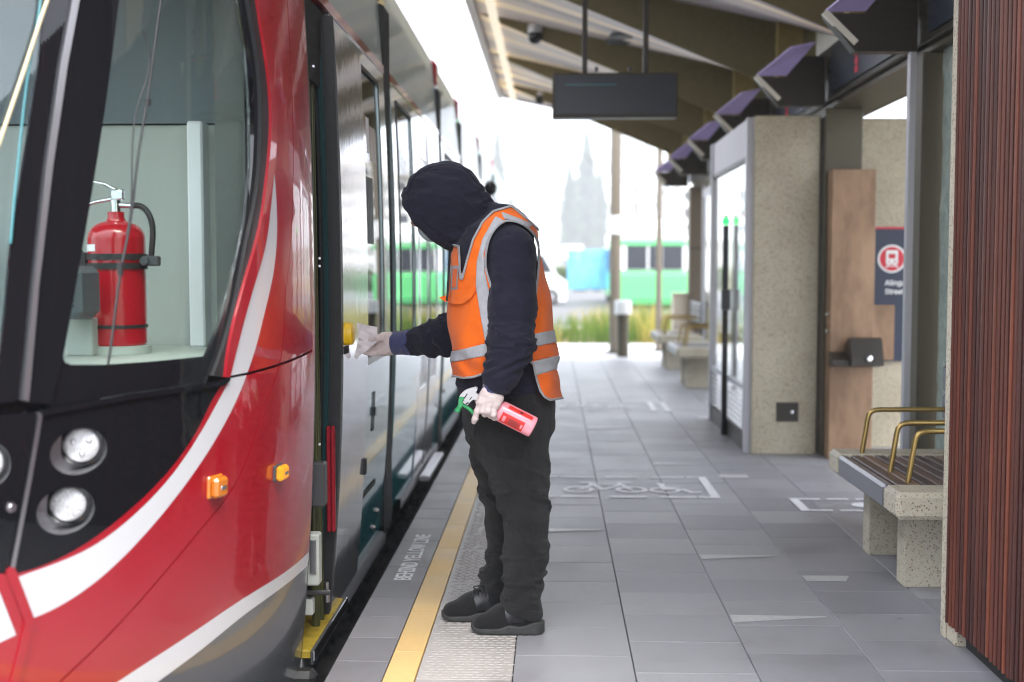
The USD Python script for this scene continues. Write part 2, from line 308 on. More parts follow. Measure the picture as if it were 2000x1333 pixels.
def slab(x0, x1, y0, y1, dz=0.0): return box(x0 + g, x1 - g, y0 + g * .45, y1 - g * .45, -0.021, dz, bevel=0.0018)
for k in range(len(cols) - 1):
    off = [0.0, 0.165, 0.05, 0.21, 0.11, 0.27][k % 6]
    y = -5.8 + off
    while y < PL_END - 0.1:
        y1 = min(y + ROW, PL_END); dz = RNG.uniform(-0.0008, 0.0008)
        if 3.2 < y < 9.6 and k < 5: obj('paving_tile', slab(cols[k], cols[k + 1], y, y1, dz), 'granite', platform)
        else: far.append(slab(cols[k], cols[k + 1], y, y1, dz))
        y += ROW
obj('distant_paving_tiles', cat(far), 'granite', platform, kind='stuff')
far = []; y = -5.8; i = 0
while y < PL_END:
    m_ = slab(EDGE, -0.543, y, min(y + 0.2585, PL_END), RNG.uniform(-0.0008, 0.0008))
    if 3.2 < y < 9.6: obj('edge_tile', m_, 'granite_edge', platform)
    else: far.append(m_)
    y += 0.2585
obj('distant_edge_tiles', cat(far), 'granite_edge', platform, kind='stuff')
far = []; far2 = []; y = -5.7
while y < PL_END:
    m_ = slab(-0.543, -0.4385, y, min(y + 0.517, PL_END), 0.001)
    if 3.0 < y < 10: obj('yellow_line_tile', m_, 'yellow_stone', platform)
    else: far.append(m_)
    y += 0.517
obj('distant_yellow_line', cat(far), 'yellow_stone', platform, kind='stuff')
y = -5.75; bars = []
while y < PL_END:
    y1 = min(y + 0.6, PL_END); m_ = slab(-0.4385, -0.127, y, y1, 0.0)
    if 3.0 < y < 10: obj('tactile_tile', m_, 'tactile_stone', platform)
    else: far2.append(m_)
    if 0.5 < y < 11:
        rows = np.arange(y + 0.02, y1 - 0.01, 0.026)
        for a, yy in enumerate(rows):
            for b in range(9):
                if RNG.random() < 0.10: continue
                x = -0.4385 + 0.0325 + b * 0.0325 + (0.009 if a % 2 else -0.004)
                w = 0.012 * RNG.uniform(0.7, 1.1)
                q = trimesh.creation.box((2 * w, 0.007, 0.0026)); q.vertices[q.vertices[:, 2] > 0, 1] *= 0.5; q.apply_translation((x, yy, 0.0009)); bars.append(q)
    y += 0.6
obj('distant_tactile_tiles', cat(far2), 'tactile_stone', platform, kind='stuff')
obj('tactile_ribs', cat(bars), 'tactile_stone', platform, kind='stuff')

# lettering painted along the edge, read from the platform
def floor_text(txt, y0, length, x_lo, x_hi):
    t = meshkit.text_mesh(txt, 0.08, 0.0015, bold=True); v = t.vertices.copy(); b = t.bounds
    v[:, 0] = (v[:, 0] - b[0][0]) / (b[1][0] - b[0][0]) * length; v[:, 1] = (v[:, 1] - b[0][1]) / (b[1][1] - b[0][1]) * (x_hi - x_lo)
    t.vertices = np.stack([x_hi - v[:, 1], y0 + v[:, 0], v[:, 2] + 0.0012], -1); return t
obj('painted_lettering', floor_text('BEHIND YELLOW LINE', 5.08, 0.87, -0.669, -0.594), 'lettering', platform, label='white painted words along the platform edge beside the tram')
obj('painted_lettering', floor_text('BEHIND YELLOW LINE', 1.45, 0.87, -0.669, -0.594), 'lettering', platform, label='white painted words along the platform edge in front of the cab')
# boarding marks: pictograms and corner brackets
def flat(polys, z=0.0045, h=0.0012):
    ms = []
    for p in polys:
        p = p if isinstance(p, sg.base.BaseGeometry) else sg.Polygon(p)
        for q in (p.geoms if hasattr(p, 'geoms') else [p]):
            m_ = trimesh.creation.extrude_polygon(q, h); m_.apply_translation((0, 0, z - h)); ms.append(m_)
    return cat(ms)
def ring(cx, cy, ro, ri): return sg.Point(cx, cy).buffer(ro, 24).difference(sg.Point(cx, cy).buffer(ri, 24))
def stroke(pts, w): return sg.LineString(pts).buffer(w / 2, 6)
def bike(x, y, s):
    return so.unary_union([ring(x + .16 * s, y + .16 * s, .155 * s, .105 * s), ring(x + .66 * s, y + .16 * s, .155 * s, .105 * s),
        stroke([(x + .16 * s, y + .16 * s), (x + .30 * s, y + .42 * s), (x + .57 * s, y + .42 * s), (x + .40 * s, y + .16 * s), (x + .16 * s, y + .16 * s)], .045 * s),
        stroke([(x + .40 * s, y + .16 * s), (x + .27 * s, y + .50 * s)], .045 * s), stroke([(x + .66 * s, y + .16 * s), (x + .55 * s, y + .52 * s), (x + .66 * s, y + .54 * s)], .045 * s), stroke([(x + .2 * s, y + .51 * s), (x + .33 * s, y + .51 * s)], .05 * s)])
def chair_sign(x, y, s):
    return so.unary_union([ring(x + .22 * s, y + .2 * s, .2 * s, .145 * s), sg.Point(x + .2 * s, y + .62 * s).buffer(.065 * s),
        stroke([(x + .2 * s, y + .52 * s), (x + .22 * s, y + .26 * s), (x + .45 * s, y + .26 * s), (x + .55 * s, y + .04 * s), (x + .64 * s, y + .07 * s)], .075 * s), stroke([(x + .21 * s, y + .42 * s), (x + .42 * s, y + .42 * s)], .06 * s)])
def bracket(x, y0, y1, d, w=0.05):
    return [[(x, y0), (x + w * np.sign(d) * 1.0, y0), (x + w * np.sign(d), y1), (x, y1)] if d > 0 else [(x - w, y0), (x, y0), (x, y1), (x - w, y1)]]
def marks(y):
    P = [bike(0.055, y + 0.15, 0.62), chair_sign(0.56, y + 0.15, 0.46)]
    for yy in (y, y + .655): P += [[(0.05 + k * .28, yy), (0.26 + k * .28, yy), (0.26 + k * .28, yy + .04), (0.05 + k * .28, yy + .04)] for k in range(3)]
    P += [[(0.905, y), (0.955, y), (0.955, y + .70), (0.905, y + .70)], [(0.835, y + .66), (0.903, y + .66), (0.903, y + .70), (0.835, y + .70)], [(0.835, y), (0.903, y), (0.903, y + .04), (0.835, y + .04)]]
    P += [[(-0.07, y), (-0.02, y), (-0.02, y + .70), (-0.07, y + .70)], [(-0.018, y + .66), (0.03, y + .66), (0.03, y + .70), (-0.018, y + .70)], [(-0.018, y), (0.03, y), (0.03, y + .04), (-0.018, y + .04)]]
    return flat(P)
obj('painted_boarding_mark', marks(6.95), 'floor_paint', platform, label='white painted bicycle and wheelchair boarding mark behind the worker')
obj('painted_boarding_mark', marks(11.2), 'floor_paint', platform, label='white painted boarding mark far along the platform')
y = 6.6
obj('painted_seat_mark', flat([[(1.34, y), (1.39, y), (1.39, y + .36), (1.34, y + .36)]] + [[(1.392 + k * .16, yy), (1.512 + k * .16, yy), (1.512 + k * .16, yy + .035), (1.392 + k * .16, yy + .035)] for k in range(3) for yy in (y, y + .325)] + [sg.Point(1.72, y + .17).buffer(.07)]), 'floor_paint', platform, label='white painted bracket and dot beside the bench')
def inlay(name, poly): obj(name, flat([poly], 0.0035, 0.002), 'inlay', platform)
inlay('stone_wedge', [(0.672, 4.505), (1.03, 4.585), (1.03, 4.592), (0.672, 4.60)])
inlay('stone_wedge', [(0.672, 5.49), (1.02, 5.558), (1.02, 5.564), (0.672, 5.575)])
inlay('stone_wedge', [(-0.12, 6.02), (0.25, 6.088), (0.25, 6.094), (-0.12, 6.13)])
inlay('stone_wedge', [(0.672, 8.13), (1.0, 8.15), (1.0, 8.16), (0.672, 8.21)])
inlay('stone_wedge', [(0.275, 9.9), (0.66, 10.0), (0.66, 10.02), (0.275, 10.05)])
inlay('white_strip', [(1.068, 5.12), (1.23, 5.12), (1.262, 5.205), (1.06, 5.205)])
inlay('white_strip', [(1.045, 7.64), (1.225, 7.64), (1.225, 7.75), (1.045, 7.75)])
inlay('white_strip', [(1.25, 10.6), (1.44, 10.6), (1.44, 10.75), (1.25, 10.75)])
inlay('white_strip', [(1.02, 11.1), (1.08, 11.1), (1.08, 11.9), (1.02, 11.9)])
fc = thing('forecourt', kind='structure')
obj('forecourt_slab', box(-0.7, 30, PL_END + 0.004, 21.0, -0.30, -0.004), 'pale_concrete', fc)
obj('garden_soil', box(-0.5, 30, 21.01, 27.5, -0.35, -0.06), mat('soil', (0.16, 0.11, 0.075), 0.95, var=(3, (0.24, 0.18, 0.12), 0.35, 0.7)), fc)
rd = thing('road', kind='structure')
obj('road_surface', box(-40, 60, 27.6, 75, -0.45, -0.20), mat('asphalt', (0.075, 0.075, 0.08), 0.85, var=(8, (0.10, 0.10, 0.10), 0.4, 0.7)), rd)
obj('kerb', box(-0.5, 60, 27.5, 27.7, -0.40, -0.05, .01), 'pale_concrete', rd)
# ================================================================== the tram
XC = -2.145; HALF = 1.325; Y0 = 4.1; NOSE = 1.7; SP = 2.2
def side_w(z):
    z = np.asarray(z, float); d = (z - 1.15) / 1.1
    return HALF - np.where(d > 0, 0.028 * d ** 2, 0.052 * d ** 2)
def side_x(z): return XC + side_w(z)
_ph = np.linspace(0, np.pi / 2, 1500); _X = HALF * np.cos(_ph) ** (2 / SP); _Y = NOSE * np.sin(_ph) ** (2 / SP)
_arc = np.r_[0, np.cumsum(np.hypot(np.diff(_X), np.diff(_Y)))]; ARC = _arc[-1]
def body(q, z):
    """The tram's skin. q runs along the side: 0 where the nose begins, positive backwards, negative round the nose (-ARC at its tip)."""
    q, z = np.broadcast_arrays(np.asarray(q, float), np.asarray(z, float))
    s = np.clip(-q, 0, 2 * ARC); s2 = np.where(s > ARC, 2 * ARC - s, s); sg_ = np.where(s > ARC, -1, 1)
    nx, ny = np.interp(s2, _arc, _X) / HALF, np.interp(s2, _arc, _Y) / NOSE
    L = NOSE - np.where(z > 1.0, 0.28 * (z - 1.0), 0.06 * (1.0 - z) ** 2)
    x = XC + sg_ * nx * side_w(z); y = np.where(q > 0, Y0 + q, Y0 - ny * L)
    return np.stack([x, y, z], -1)
def body_n(q, z, e=2e-3):
    n = np.cross(body(q + e, z) - body(q - e, z), body(q, z + e) - body(q, z - e)); return n / (np.linalg.norm(n, axis=-1, keepdims=True) + 1e-12)
from scipy.interpolate import LinearNDInterpolator
_Q, _Z = np.meshgrid(np.r_[np.linspace(-1.95, 0, 120), np.linspace(0.02, 0.9, 40)], np.linspace(-0.25, 2.6, 130))
_uv = project(body(_Q, _Z)).reshape(-1, 2)
_inv = LinearNDInterpolator(_uv, np.stack([_Q.ravel(), _Z.ravel()], -1))
def on_cab(pts): return _inv(np.asarray(pts, float))                  # where a line of sight meets the cab's skin, as (q, z)
def wrap(poly, offset=0.0, thick=0.018, step=0.035):
    """A sheet of the skin: polygon in (q, z), any holes, laid on the body with thickness outward from offset."""
    poly = poly if isinstance(poly, sg.base.BaseGeometry) else sg.Polygon(poly).buffer(0)
    rings = []
    for p in (poly.geoms if hasattr(poly, 'geoms') else [poly]):
        rings.append(np.array(sg.polygon.orient(p).exterior.coords)[:-1]); rings += [np.array(h.coords)[:-1] for h in sg.polygon.orient(p).interiors]
    m = CrossSection(rings).extrude(thick).refine_to_length(step)
    def w(v):
        v = np.asarray(v); return body(v[:, 0], v[:, 1]) + body_n(v[:, 0], v[:, 1]) * (offset + v[:, 2:3])
    return man(m.warp_batch(w))
def spl(pts, n=6):
    return smooth_path(np.c_[np.array(pts, float), np.zeros(len(pts))], n)[:, :2]
tram = thing('tram', 'red, white and black tram with teal carriages standing at the platform', 'tram')
PX = lambda pts: sg.Polygon(on_cab(pts)).buffer(0)
# outlines as seen, in (q, z) on the skin
rimG = spl([(470, -60), (475, 0), (492, 100), (501, 225), (500, 280), (492, 380), (475, 465), (455, 570), (440, 635), (407, 734)])          # edge of glass
rimB = spl([(484, -60), (488, 0), (510, 150), (515, 250), (507, 350), (492, 450), (470, 530), (450, 600), (426, 737)])                      # outer edge of black seal
rimR = spl([(500, -60), (507, 0), (522, 150), (525, 280), (516, 380), (501, 490), (482, 555), (462, 625), (434, 737)])                      # outer edge of red rim
whR = spl([(524, 330), (529, 395), (530, 460), (522, 540), (506, 611), (492, 667), (478, 712), (467, 743), (423, 836), (363, 930), (275, 1040), (165, 1144), (49, 1207)])
blk = spl([(434, 737), (423, 750), (379, 831), (324, 913), (242, 996), (137, 1073), (14, 1120)])
whL = spl([(437, 743), (385, 838), (330, 921), (247, 1009), (165, 1069), (90, 1102), (14, 1130)])
edgeD = [(585, -60), (585, 0), (600, 250), (607, 500), (608, 710), (602, 908), (594, 1062), (580, 1205), (574, 1400)]                        # door edge of the cab
loT = spl([(596, 1074), (550, 1114), (467, 1166), (385, 1221), (275, 1293), (150, 1378)])
loB = spl([(590, 1104), (550, 1139), (467, 1199), (385, 1265), (308, 1322), (200, 1420)])
crease = spl([(546, -60), (550, 0), (562, 340), (553, 520), (545, 600), (536, 708), (517, 765), (489, 847), (451, 941), (385, 1029), (302, 1128), (192, 1249), (118, 1320), (40, 1400)], 5)
qz = lambda a: on_cab(np.asarray(a, float))
Zb = -0.12
def shape(*rings): return sg.Polygon(np.vstack(rings)).buffer(0)
G, B, Rm, W_, K_, WL, LT, LB = map(qz, (rimG, rimB, rimR, whR, blk, whL, loT, loB))
ED = qz(edgeD[:-1]); CR = qz(crease)
for a in (G, B, Rm, W_, K_, WL, LT, LB, ED, CR): assert not np.isnan(a[:-1]).any() or True
ok = lambda a: a[~np.isnan(a).any(1)]
G, B, Rm, W_, K_, WL, LT, LB, ED, CR = map(ok, (G, B, Rm, W_, K_, WL, LT, LB, ED, CR))
q_door = 0.012
ED = np.c_[np.full(40, q_door), np.linspace(2.34, Zb, 40)]
seam_q = float(qz([(49, 1207)])[0, 0]); z_low = Zb
# lower body silhouette rings in (q, z)
q_nose = -1.9
red_all = shape(ED, [[q_nose, z_low]], [[q_nose, 0.75]], K_[::-1], Rm[::-1][1:], [[Rm[0, 0], 2.34]])
white_main = shape(W_, WL[::-1], [[Rm[len(Rm) * 3 // 4, 0], Rm[len(Rm) * 3 // 4, 1]]], Rm[len(Rm) // 2 - 6:][::-1][: len(Rm) // 2 + 3])
white_main = shape(W_, WL[::-1], Rm[np.argmax(Rm[:, 1] < W_[0, 1]):][::-1])
wb = np.array([W_[-1], WL[-1]])
white_nose = sg.Polygon([(wb[1][0] - 0.03, wb[1][1] - .01), (wb[0][0] - .03, wb[0][1] - .03), (q_nose, wb[0][1] - 0.16), (q_nose, wb[1][1] - 0.12)])
white_low = shape(LT, LB[::-1])
skirt = sg.Polygon(np.vstack([[[q_door, Zb]], [[q_door, LB[0, 1]]], LB])).buffer(0)
EXT = lambda a: np.vstack([a, a[-1] + (a[-1] - a[-4]) / np.linalg.norm(a[-1] - a[-4]) * 0.9])
LT, LB = EXT(LT), EXT(LB)
white_low = shape(LT, LB[::-1]).intersection(sg.box(-3, Zb, q_door, 3)); skirt = sg.Polygon(np.vstack([[[q_door, -.9]], [[q_door, LB[0, 1]]], LB, [[LB[-1, 0], -.9]]])).buffer(0).intersection(sg.box(-3, Zb, q_door, 3)).buffer(0)
cre = sg.LineString(CR).buffer(0.0022); seam_ln = sg.LineString(qz([(599, 685), (533, 713), (478, 729), (423, 740), (330, 758)])).buffer(0.004)
ribs = sg.LineString(np.vstack([wb[1] + [0, .02], wb[0], ok(qz([(49, 1207), (38, 1260), (20, 1330), (10, 1360)]))[1:], [[wb[0][0] - .03, -.1]]]))
red = red_all.difference(so.unary_union([white_main, white_low, skirt, white_nose.buffer(0.001)])).difference(cre).difference(seam_ln)
red_low = red.intersection(sg.box(-3, -1, 3, 3))
for i, p in enumerate(sorted(red.geoms if hasattr(red, 'geoms') else [red], key=lambda p: -p.area)):
    if p.area > 2e-4: obj('red_cab_panel', wrap(p), 'red_paint', tram, smooth=35)
for p in [white_main.difference(seam_ln).difference(cre), white_low.difference(cre)]:
    for w_ in (p.geoms if hasattr(p, 'geoms') else [p]):
        if w_.area > 2e-4: obj('white_band', wrap(w_), 'white_paint', tram, smooth=35)
obj('white_band', wrap(white_nose), 'white_paint', tram, smooth=35)
obj('grey_skirt', wrap(skirt), 'skirt_grey', tram, smooth=35)
obj('nose_rib', wrap(ribs.buffer(0.011), 0.006, 0.018), 'red_paint', tram, smooth=35)
obj('red_window_rim', wrap(shape(Rm, B[::-1]), 0.0, 0.026), 'red_paint', tram, smooth=35)
obj('window_seal', wrap(shape(B, G[::-1]), -0.004, 0.02), 'rubber', tram, smooth=35)
# side window of the cab: clear pane, black printed border
seal_poly = shape(B, G[::-1])
pil = qz([(232, -60), (227, 0), (200, 210), (160, 460), (118, 700), (96, 790)]); pil = ok(pil)
frit_out = shape(G, ok(qz([(330, 757), (247, 768), (150, 786), (92, 798)])), pil[::-1])
clear = PX([(236, -50), (231, 0), (204, 210), (164, 460), (121, 698), (126, 709), (137, 713), (202, 713), (300, 706), (396, 696), (412, 640), (415, 440), (408, 200), (404, 60), (402, -50)])
clear = PX([(236, -50), (231, 0), (204, 210), (164, 460), (121, 698), (126, 709), (137, 713), (202, 713), (300, 706), (400, 696), (425, 640), (455, 530), (476, 430), (486, 330), (486, 225), (478, 100), (462, 0), (457, -50)])
obj('cab_side_window', wrap(clear, -0.004, 0.006), 'cab_glass', tram, smooth=35)
obj('window_border', wrap(frit_out.difference(clear), -0.006, 0.010), 'gloss_black', tram, smooth=35)
# pillar with its bright strip, windscreen
stripL = ok(qz([(140, -60), (136, 0), (112, 130), (84, 330), (60, 560), (38, 782)])); stripR = ok(qz([(156, -60), (150, 0), (126, 130), (97, 330), (70, 560), (50, 786)]))
scr = ok(qz([(92, -60), (86, 0), (74, 120), (46, 300), (18, 480), (4, 640), (-10, 790)]))
obj('pillar', wrap(shape(pil, stripR[::-1]), -0.004, 0.016), 'gloss_black', tram, smooth=35)
obj('pillar_strip', wrap(shape(stripR, stripL[::-1]), -0.004, 0.022), 'steel', tram, smooth=35)
obj('windscreen_border', wrap(shape(stripL, scr[::-1]), -0.006, 0.012), 'gloss_black', tram, smooth=35)
qs = scr[:, 0]; zs = scr[:, 1]
screen = sg.Polygon(np.vstack([scr, np.c_[-2 * ARC - qs[::-1], zs[::-1]]])).buffer(0)
obj('windscreen', wrap(screen, -0.004, 0.006, 0.08), 'screen_glass', tram, smooth=35)
# black mask with the lamps
zt = float(qz([(71, 803)])[0, 1]); qt = float(qz([(71, 803)])[0, 0])
lamp1 = ((146, 881), (57, 44)); lamp2 = ((121, 996), (58, 45))
def oval(c, r, rot=-18, n=40):
    a = np.linspace(0, 2 * np.pi, n, endpoint=False); ca, sa = math.cos(math.radians(rot)), math.sin(math.radians(rot))
    return qz(np.c_[c[0] + r[0] * np.cos(a) * ca - r[1] * np.sin(a) * sa, c[1] + r[0] * np.cos(a) * sa + r[1] * np.sin(a) * ca])
top_edge = ok(qz([(432, 741), (423, 748), (330, 763), (247, 774), (150, 792), (76, 805)])); left_edge = ok(qz([(76, 805), (55, 930), (21, 1112)]))
mask = shape(K_, left_edge[::-1], top_edge[::-1])
ho = [sg.Polygon(oval(*lamp1)), sg.Polygon(oval(*lamp2))]
obj('lamp_mask', wrap(mask.difference(ho[0]).difference(ho[1])), 'gloss_black', tram, smooth=35)
obj('mask_lip', wrap(sg.LineString(top_edge).buffer(0.006), 0.012, 0.014), 'gloss_black', tram, smooth=35)
obj('mask_seam', wrap(shape(left_edge + [[-0.001, 0]], (left_edge + [[-0.011, 0]])[::-1]), 0.0, 0.022), 'steel', tram, smooth=35)
q0 = left_edge[0, 0] - 0.016
centre = sg.Polygon(np.vstack([left_edge + [[-0.016, 0]], [[-2 * ARC - left_edge[-1, 0], left_edge[-1, 1]]], [[-2 * ARC - q0, zt]]])).buffer(0)
nose_hole = sg.Polygon(oval((-28, 905), (44, 44), 0)) if not np.isnan(oval((-28, 905), (44, 44), 0)).any() else None
obj('centre_mask', wrap(centre if nose_hole is None else centre.difference(nose_hole), 0.0, 0.018, 0.08), 'gloss_black', tram, smooth=35)
def headlamp(c, lens_c, lens_r, hole, led):
    bowl = obj('headlamp_bowl', cat([wrap(hole.buffer(0.012), -0.05, 0.012), wrap(hole.buffer(0.011).difference(hole.buffer(-0.001)), -0.045, 0.058)]), 'lamp_bowl', tram, smooth=30)
    q = qz([lens_c])[0]; p = body(*q); n = body_n(*q); n = n / np.linalg.norm(n); fw = np.array([0.30, -0.95, 0.02]); fw /= np.linalg.norm(fw)
    r = lens_r / FPX * np.linalg.norm(p - EYE) * 1.02
    p = p - n * 0.012
    t = obj('headlamp_tube', lathe([(r * 1.22, -0.05), (r * 1.22, 0.002), (r * 1.04, 0.004), (r * 1.0, -0.05)], 36, p, fw), 'gloss_black', tram, smooth=40)
    pts = [(0, 0.010)] + [(r * math.sin(a), 0.010 * math.cos(a) - 0.001) for a in np.linspace(0.2, 1.5, 7)] + [(r, -0.03), (0, -0.03)]
    L = [lathe(pts, 36, p, fw)]
    a1 = np.cross(fw, [0, 0, 1]); a1 /= np.linalg.norm(a1); a2 = np.cross(a1, fw)
    lens = obj('headlamp_lens', L[0], 'lamp_glass', tram, smooth=40)
    spots = [(0.5 * math.cos(k * 2.09 + .5), 0.5 * math.sin(k * 2.09 + .5), 0.3) for k in range(3)] if led == 3 else [(0.29 * i + (0.145 if j % 2 else 0), 0.25 * j, 0.11) for i in range(-3, 4) for j in range(-3, 4) if math.hypot(0.29 * i + (0.145 if j % 2 else 0), .25 * j) < 0.85]
    for sx, sy, rr in spots:
        c_ = p + (a1 * sx + a2 * sy) * r + fw * 0.008
        b_ = trimesh.creation.icosphere(1, rr * r); b_.vertices = b_.vertices * 0.55; b_.apply_translation(c_); obj('lamp_cell', b_, 'chrome', lens, smooth=True)
headlamp(lamp1[0], (165, 871), 31, ho[0], 3); headlamp(lamp2[0], (139, 987), 31, ho[1], 19)
if nose_hole is not None:
    headlamp((-28, 905), (-28, 905), 33, nose_hole, 3)
q = qz([(15, 989)])[0]
if not np.isnan(q).any(): obj('mask_bolt', lathe([(0, .024), (.006, .024), (.007, .020), (.012, .020), (.014, 0.014), (.014, 0)], 20, body(*q), body_n(*q)), 'chrome', tram, smooth=40)
# marker lamps
def marker(px, py, w, h, mlit, dark):
    q = qz([(px, py)])[0]; p = body(*q) + body_n(*q) * 0.018; n = body_n(*q); a2 = np.array([0, 0, 1.0]); a1 = np.cross(a2, n); a1 /= np.linalg.norm(a1); a2 = np.cross(n, a1)
    T = np.eye(4); T[:3, 0], T[:3, 1], T[:3, 2], T[:3, 3] = a1, a2, n, p
    b1 = box(-w, w, -h, h, -0.01, 0.006, 0.004); b1.apply_transform(T); b2 = box(-w * .86, w * .86, -h * .9, h * .9, 0.004, 0.028, 0.009); b2.apply_transform(T)
    L = obj('marker_lamp', b1, dark, tram); obj('marker_lens', b2, mlit, L)
    b3 = box(-w * .25, w * .5, -h * .22, h * .15, 0.026, 0.0295, 0.001); b3.apply_transform(T); obj('marker_reflector', b3, 'chrome', L)
marker(408, 949, 0.034, 0.031, 'amber', 'amber'); marker(531, 922, 0.036, 0.025, 'lit_amber', 'dark_grey')
# backing behind the joints of the panels
back = sg.box(q_nose, Zb, q_door - .02, 2.34).difference(shape(G, pil[::-1]).buffer(0.03)).difference(sg.box(-3, zt - 0.02, pil[:, 0].max() - .02, 3)).difference(ho[0].buffer(.02)).difference(ho[1].buffer(.02))
if nose_hole is not None: back = back.difference(nose_hole.buffer(.02))
obj('cowl', wrap(sg.box(-2 * ARC, zt - .03, pil[:, 0].max(), zt + .045), -0.03, 0.01, 0.08), 'gloss_black', tram, smooth=35)
obj('cab_backing', wrap(back, -0.03, 0.008, 0.08), 'matte_black', tram, smooth=35)
obj('cab_left_side', wrap(sg.box(-2 * ARC - 0.05, Zb, q_nose - .002, zt - .006).difference(centre.buffer(.001)), -0.0, 0.018, 0.08), 'red_paint', tram, smooth=35)
left_post = sg.box(-2 * ARC, zt, -2 * ARC + 0.35, 2.34)
obj('cab_left_side', wrap(left_post, 0, 0.018, 0.08), 'red_paint', tram, smooth=35)
# wipers
def wire(pts, r, off, name, m_, n=8):
    P = qz(pts); P = np.array([body(*q) + body_n(*q) * off for q in P if not np.isnan(q).any()]); return obj(name, tube(smooth_path(P, 6), r, n), m_, tram, smooth=50)
wire([(316, -40), (300, 60), (281, 200), (262, 320), (246, 450), (232, 520), (219, 610), (205, 712)], 0.0035, 0.012, 'side_wiper', 'rubber')
wire([(272, 60), (266, 200), (263, 210), (252, 330), (241, 460)], 0.0022, 0.012, 'side_wiper', 'rubber')
q = qz([(229, 527)])[0]; obj('wiper_joint', cyl(body(*q) + body_n(*q) * .012 - [0, 0, .016], body(*q) + body_n(*q) * .012 + [0, 0, .016], 0.007), 'rubber', tram, smooth=40)
q = qz([(282, 202)])[0]; obj('wiper_joint', cyl(body(*q) + body_n(*q) * .012 - [0, 0, .008], body(*q) + body_n(*q) * .012 + [0, 0, .008], 0.009), 'rubber', tram, smooth=40)
wire([(100, -30), (80, 25), (44, 135), (12, 230), (-12, 300)], 0.005, 0.02, 'windscreen_wiper', mat('tan_arm', (0.50, 0.42, 0.26), 0.4))
wire([(78, -30), (74, 20), (56, 120), (38, 260), (22, 420), (17, 478)], 0.003, 0.012, 'windscreen_wiper', 'teal_paint')

# ---- the cab inside
obj('cab_floor', box(XC - 1.1, -1.15, 3.3, 4.0, 0.30, 0.34), 'cab_dark', tram)
obj('cab_ceiling', box(XC - 1.15, -0.98, 3.05, 4.1, 2.42, 2.46), 'cab_wall', tram)
obj('cab_rear_wall', box(XC - 1.2, -0.95, 4.02, 4.06, 0.34, 1.78), 'cab_wall', tram)
obj('cab_header', box(XC - 1.2, -0.95, 4.00, 4.05, 1.784, 2.42), 'cab_panel_grey', tram)
obj('cab_side_shelf', prism_xy([at(120, 705, 3.06)[:2] + [-.02, .06], at(418, 700, 3.40)[:2] + [-.05, 0.02], [-1.03, 4.0], [-1.75, 4.0], [-1.75, 3.15]], 1.030, 1.060), 'cab_wall', tram)
obj('cab_column', box(-1.165, -1.115, 3.90, 3.98, 1.06, 1.78, .006), 'label_white', tram)
obj('cab_side_lining', box(-1.00, -0.91, 3.63, 4.0, 0.34, 2.4), mat('lining_grey', (0.05, 0.055, 0.052), 0.6), tram)
obj('cab_dash', prism_yz([(2.75, 0.5), (3.2, 0.5), (3.2, 1.0), (3.12, 1.05), (2.85, 1.0)], -3.0, -1.45), 'cab_panel_grey', tram, smooth=30)
# perforated housings
def housing(x, y, z0, z1, w):
    hs = obj('speaker_housing', box(x - w, x, y - .05, y + .12, z0, z1, 0.02), 'cab_panel_grey', tram)
    for i in range(6):
        for j in range(5):
            c = np.array([x - 0.018 - j * 0.013, y - 0.0505, z1 - 0.03 - i * 0.016]); obj('speaker_hole', cyl(c, c + [0, 0.004, 0], 0.0026, 6), 'matte_black', hs)
a_ = at(200, 520, 3.33); housing(a_[0] - .065, 3.38, at(150, 625, 3.33)[2], a_[2], 0.11)
a_ = at(22, 480, 3.05); housing(a_[0] - .30, 3.1, at(20, 605, 3.05)[2], a_[2], 0.30)
p_ = at(175, 660, 3.5); obj('cab_cabinet', box(p_[0] - .07, p_[0] + .008, 3.5, 3.7, 1.06, at(160, 622, 3.5)[2], .004), 'cab_wall', tram)
obj('drivers_seat', cat([box(-2.40, -1.9, 3.45, 3.9, 0.72, 0.82, .03), box(-2.40, -1.9, 3.84, 3.95, 0.82, 1.45, .03)]), 'cab_dark', tram)

# ---- door bay and carriages
Y_D0, Y_D1 = Y0 + q_door, 4.66
def side_panel(name, y0, y1, z0, z1, m_, off=0.0, thick=0.02, parent=None, step=0.12, label=None):
    return obj(name, wrap(sg.box(y0 - Y0, z0, y1 - Y0, z1), off, thick, step), m_, parent or tram, smooth=35, label=label)
def at_side(y, z, off=0.0): return body(y - Y0, z) + body_n(np.array(y - Y0), np.array(z)) * off
obj('cab_end_frame', wrap(sg.box(q_door + .001, Zb, q_door + 0.012, 2.34), -0.07, 0.088, 0.08), 'rubber', tram, smooth=35)
# vestibule
obj('vestibule_floor', box(XC - 1.2, -0.86, 4.12, 6.25, -0.10, -0.03), 'vinyl_floor', tram)
obj('door_tread', box(-0.99, -0.831, 4.127, 4.80, -0.029, 0.0, .003), 'tread_yellow', tram)
obj('sill_edge', box(-0.830, -0.818, 4.12, 4.80, -0.05, 0.003, .004), 'dark_grey', tram)
obj('sill_strip', box(-0.8175, -0.8135, 4.11, 4.80, -0.03, 0.004), 'chrome', tram)
obj('sill_step', box(-1.05, -0.80, 4.04, 4.12, -0.13, -0.05, .02), 'rubber', tram)
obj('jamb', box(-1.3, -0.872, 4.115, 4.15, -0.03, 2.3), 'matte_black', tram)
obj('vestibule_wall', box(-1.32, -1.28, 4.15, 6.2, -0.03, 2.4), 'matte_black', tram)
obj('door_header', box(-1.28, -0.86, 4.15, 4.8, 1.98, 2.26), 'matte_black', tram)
obj('header_rail', box(-0.93, -0.875, 4.16, 4.62, 2.08, 2.12), 'dark_grey', tram)
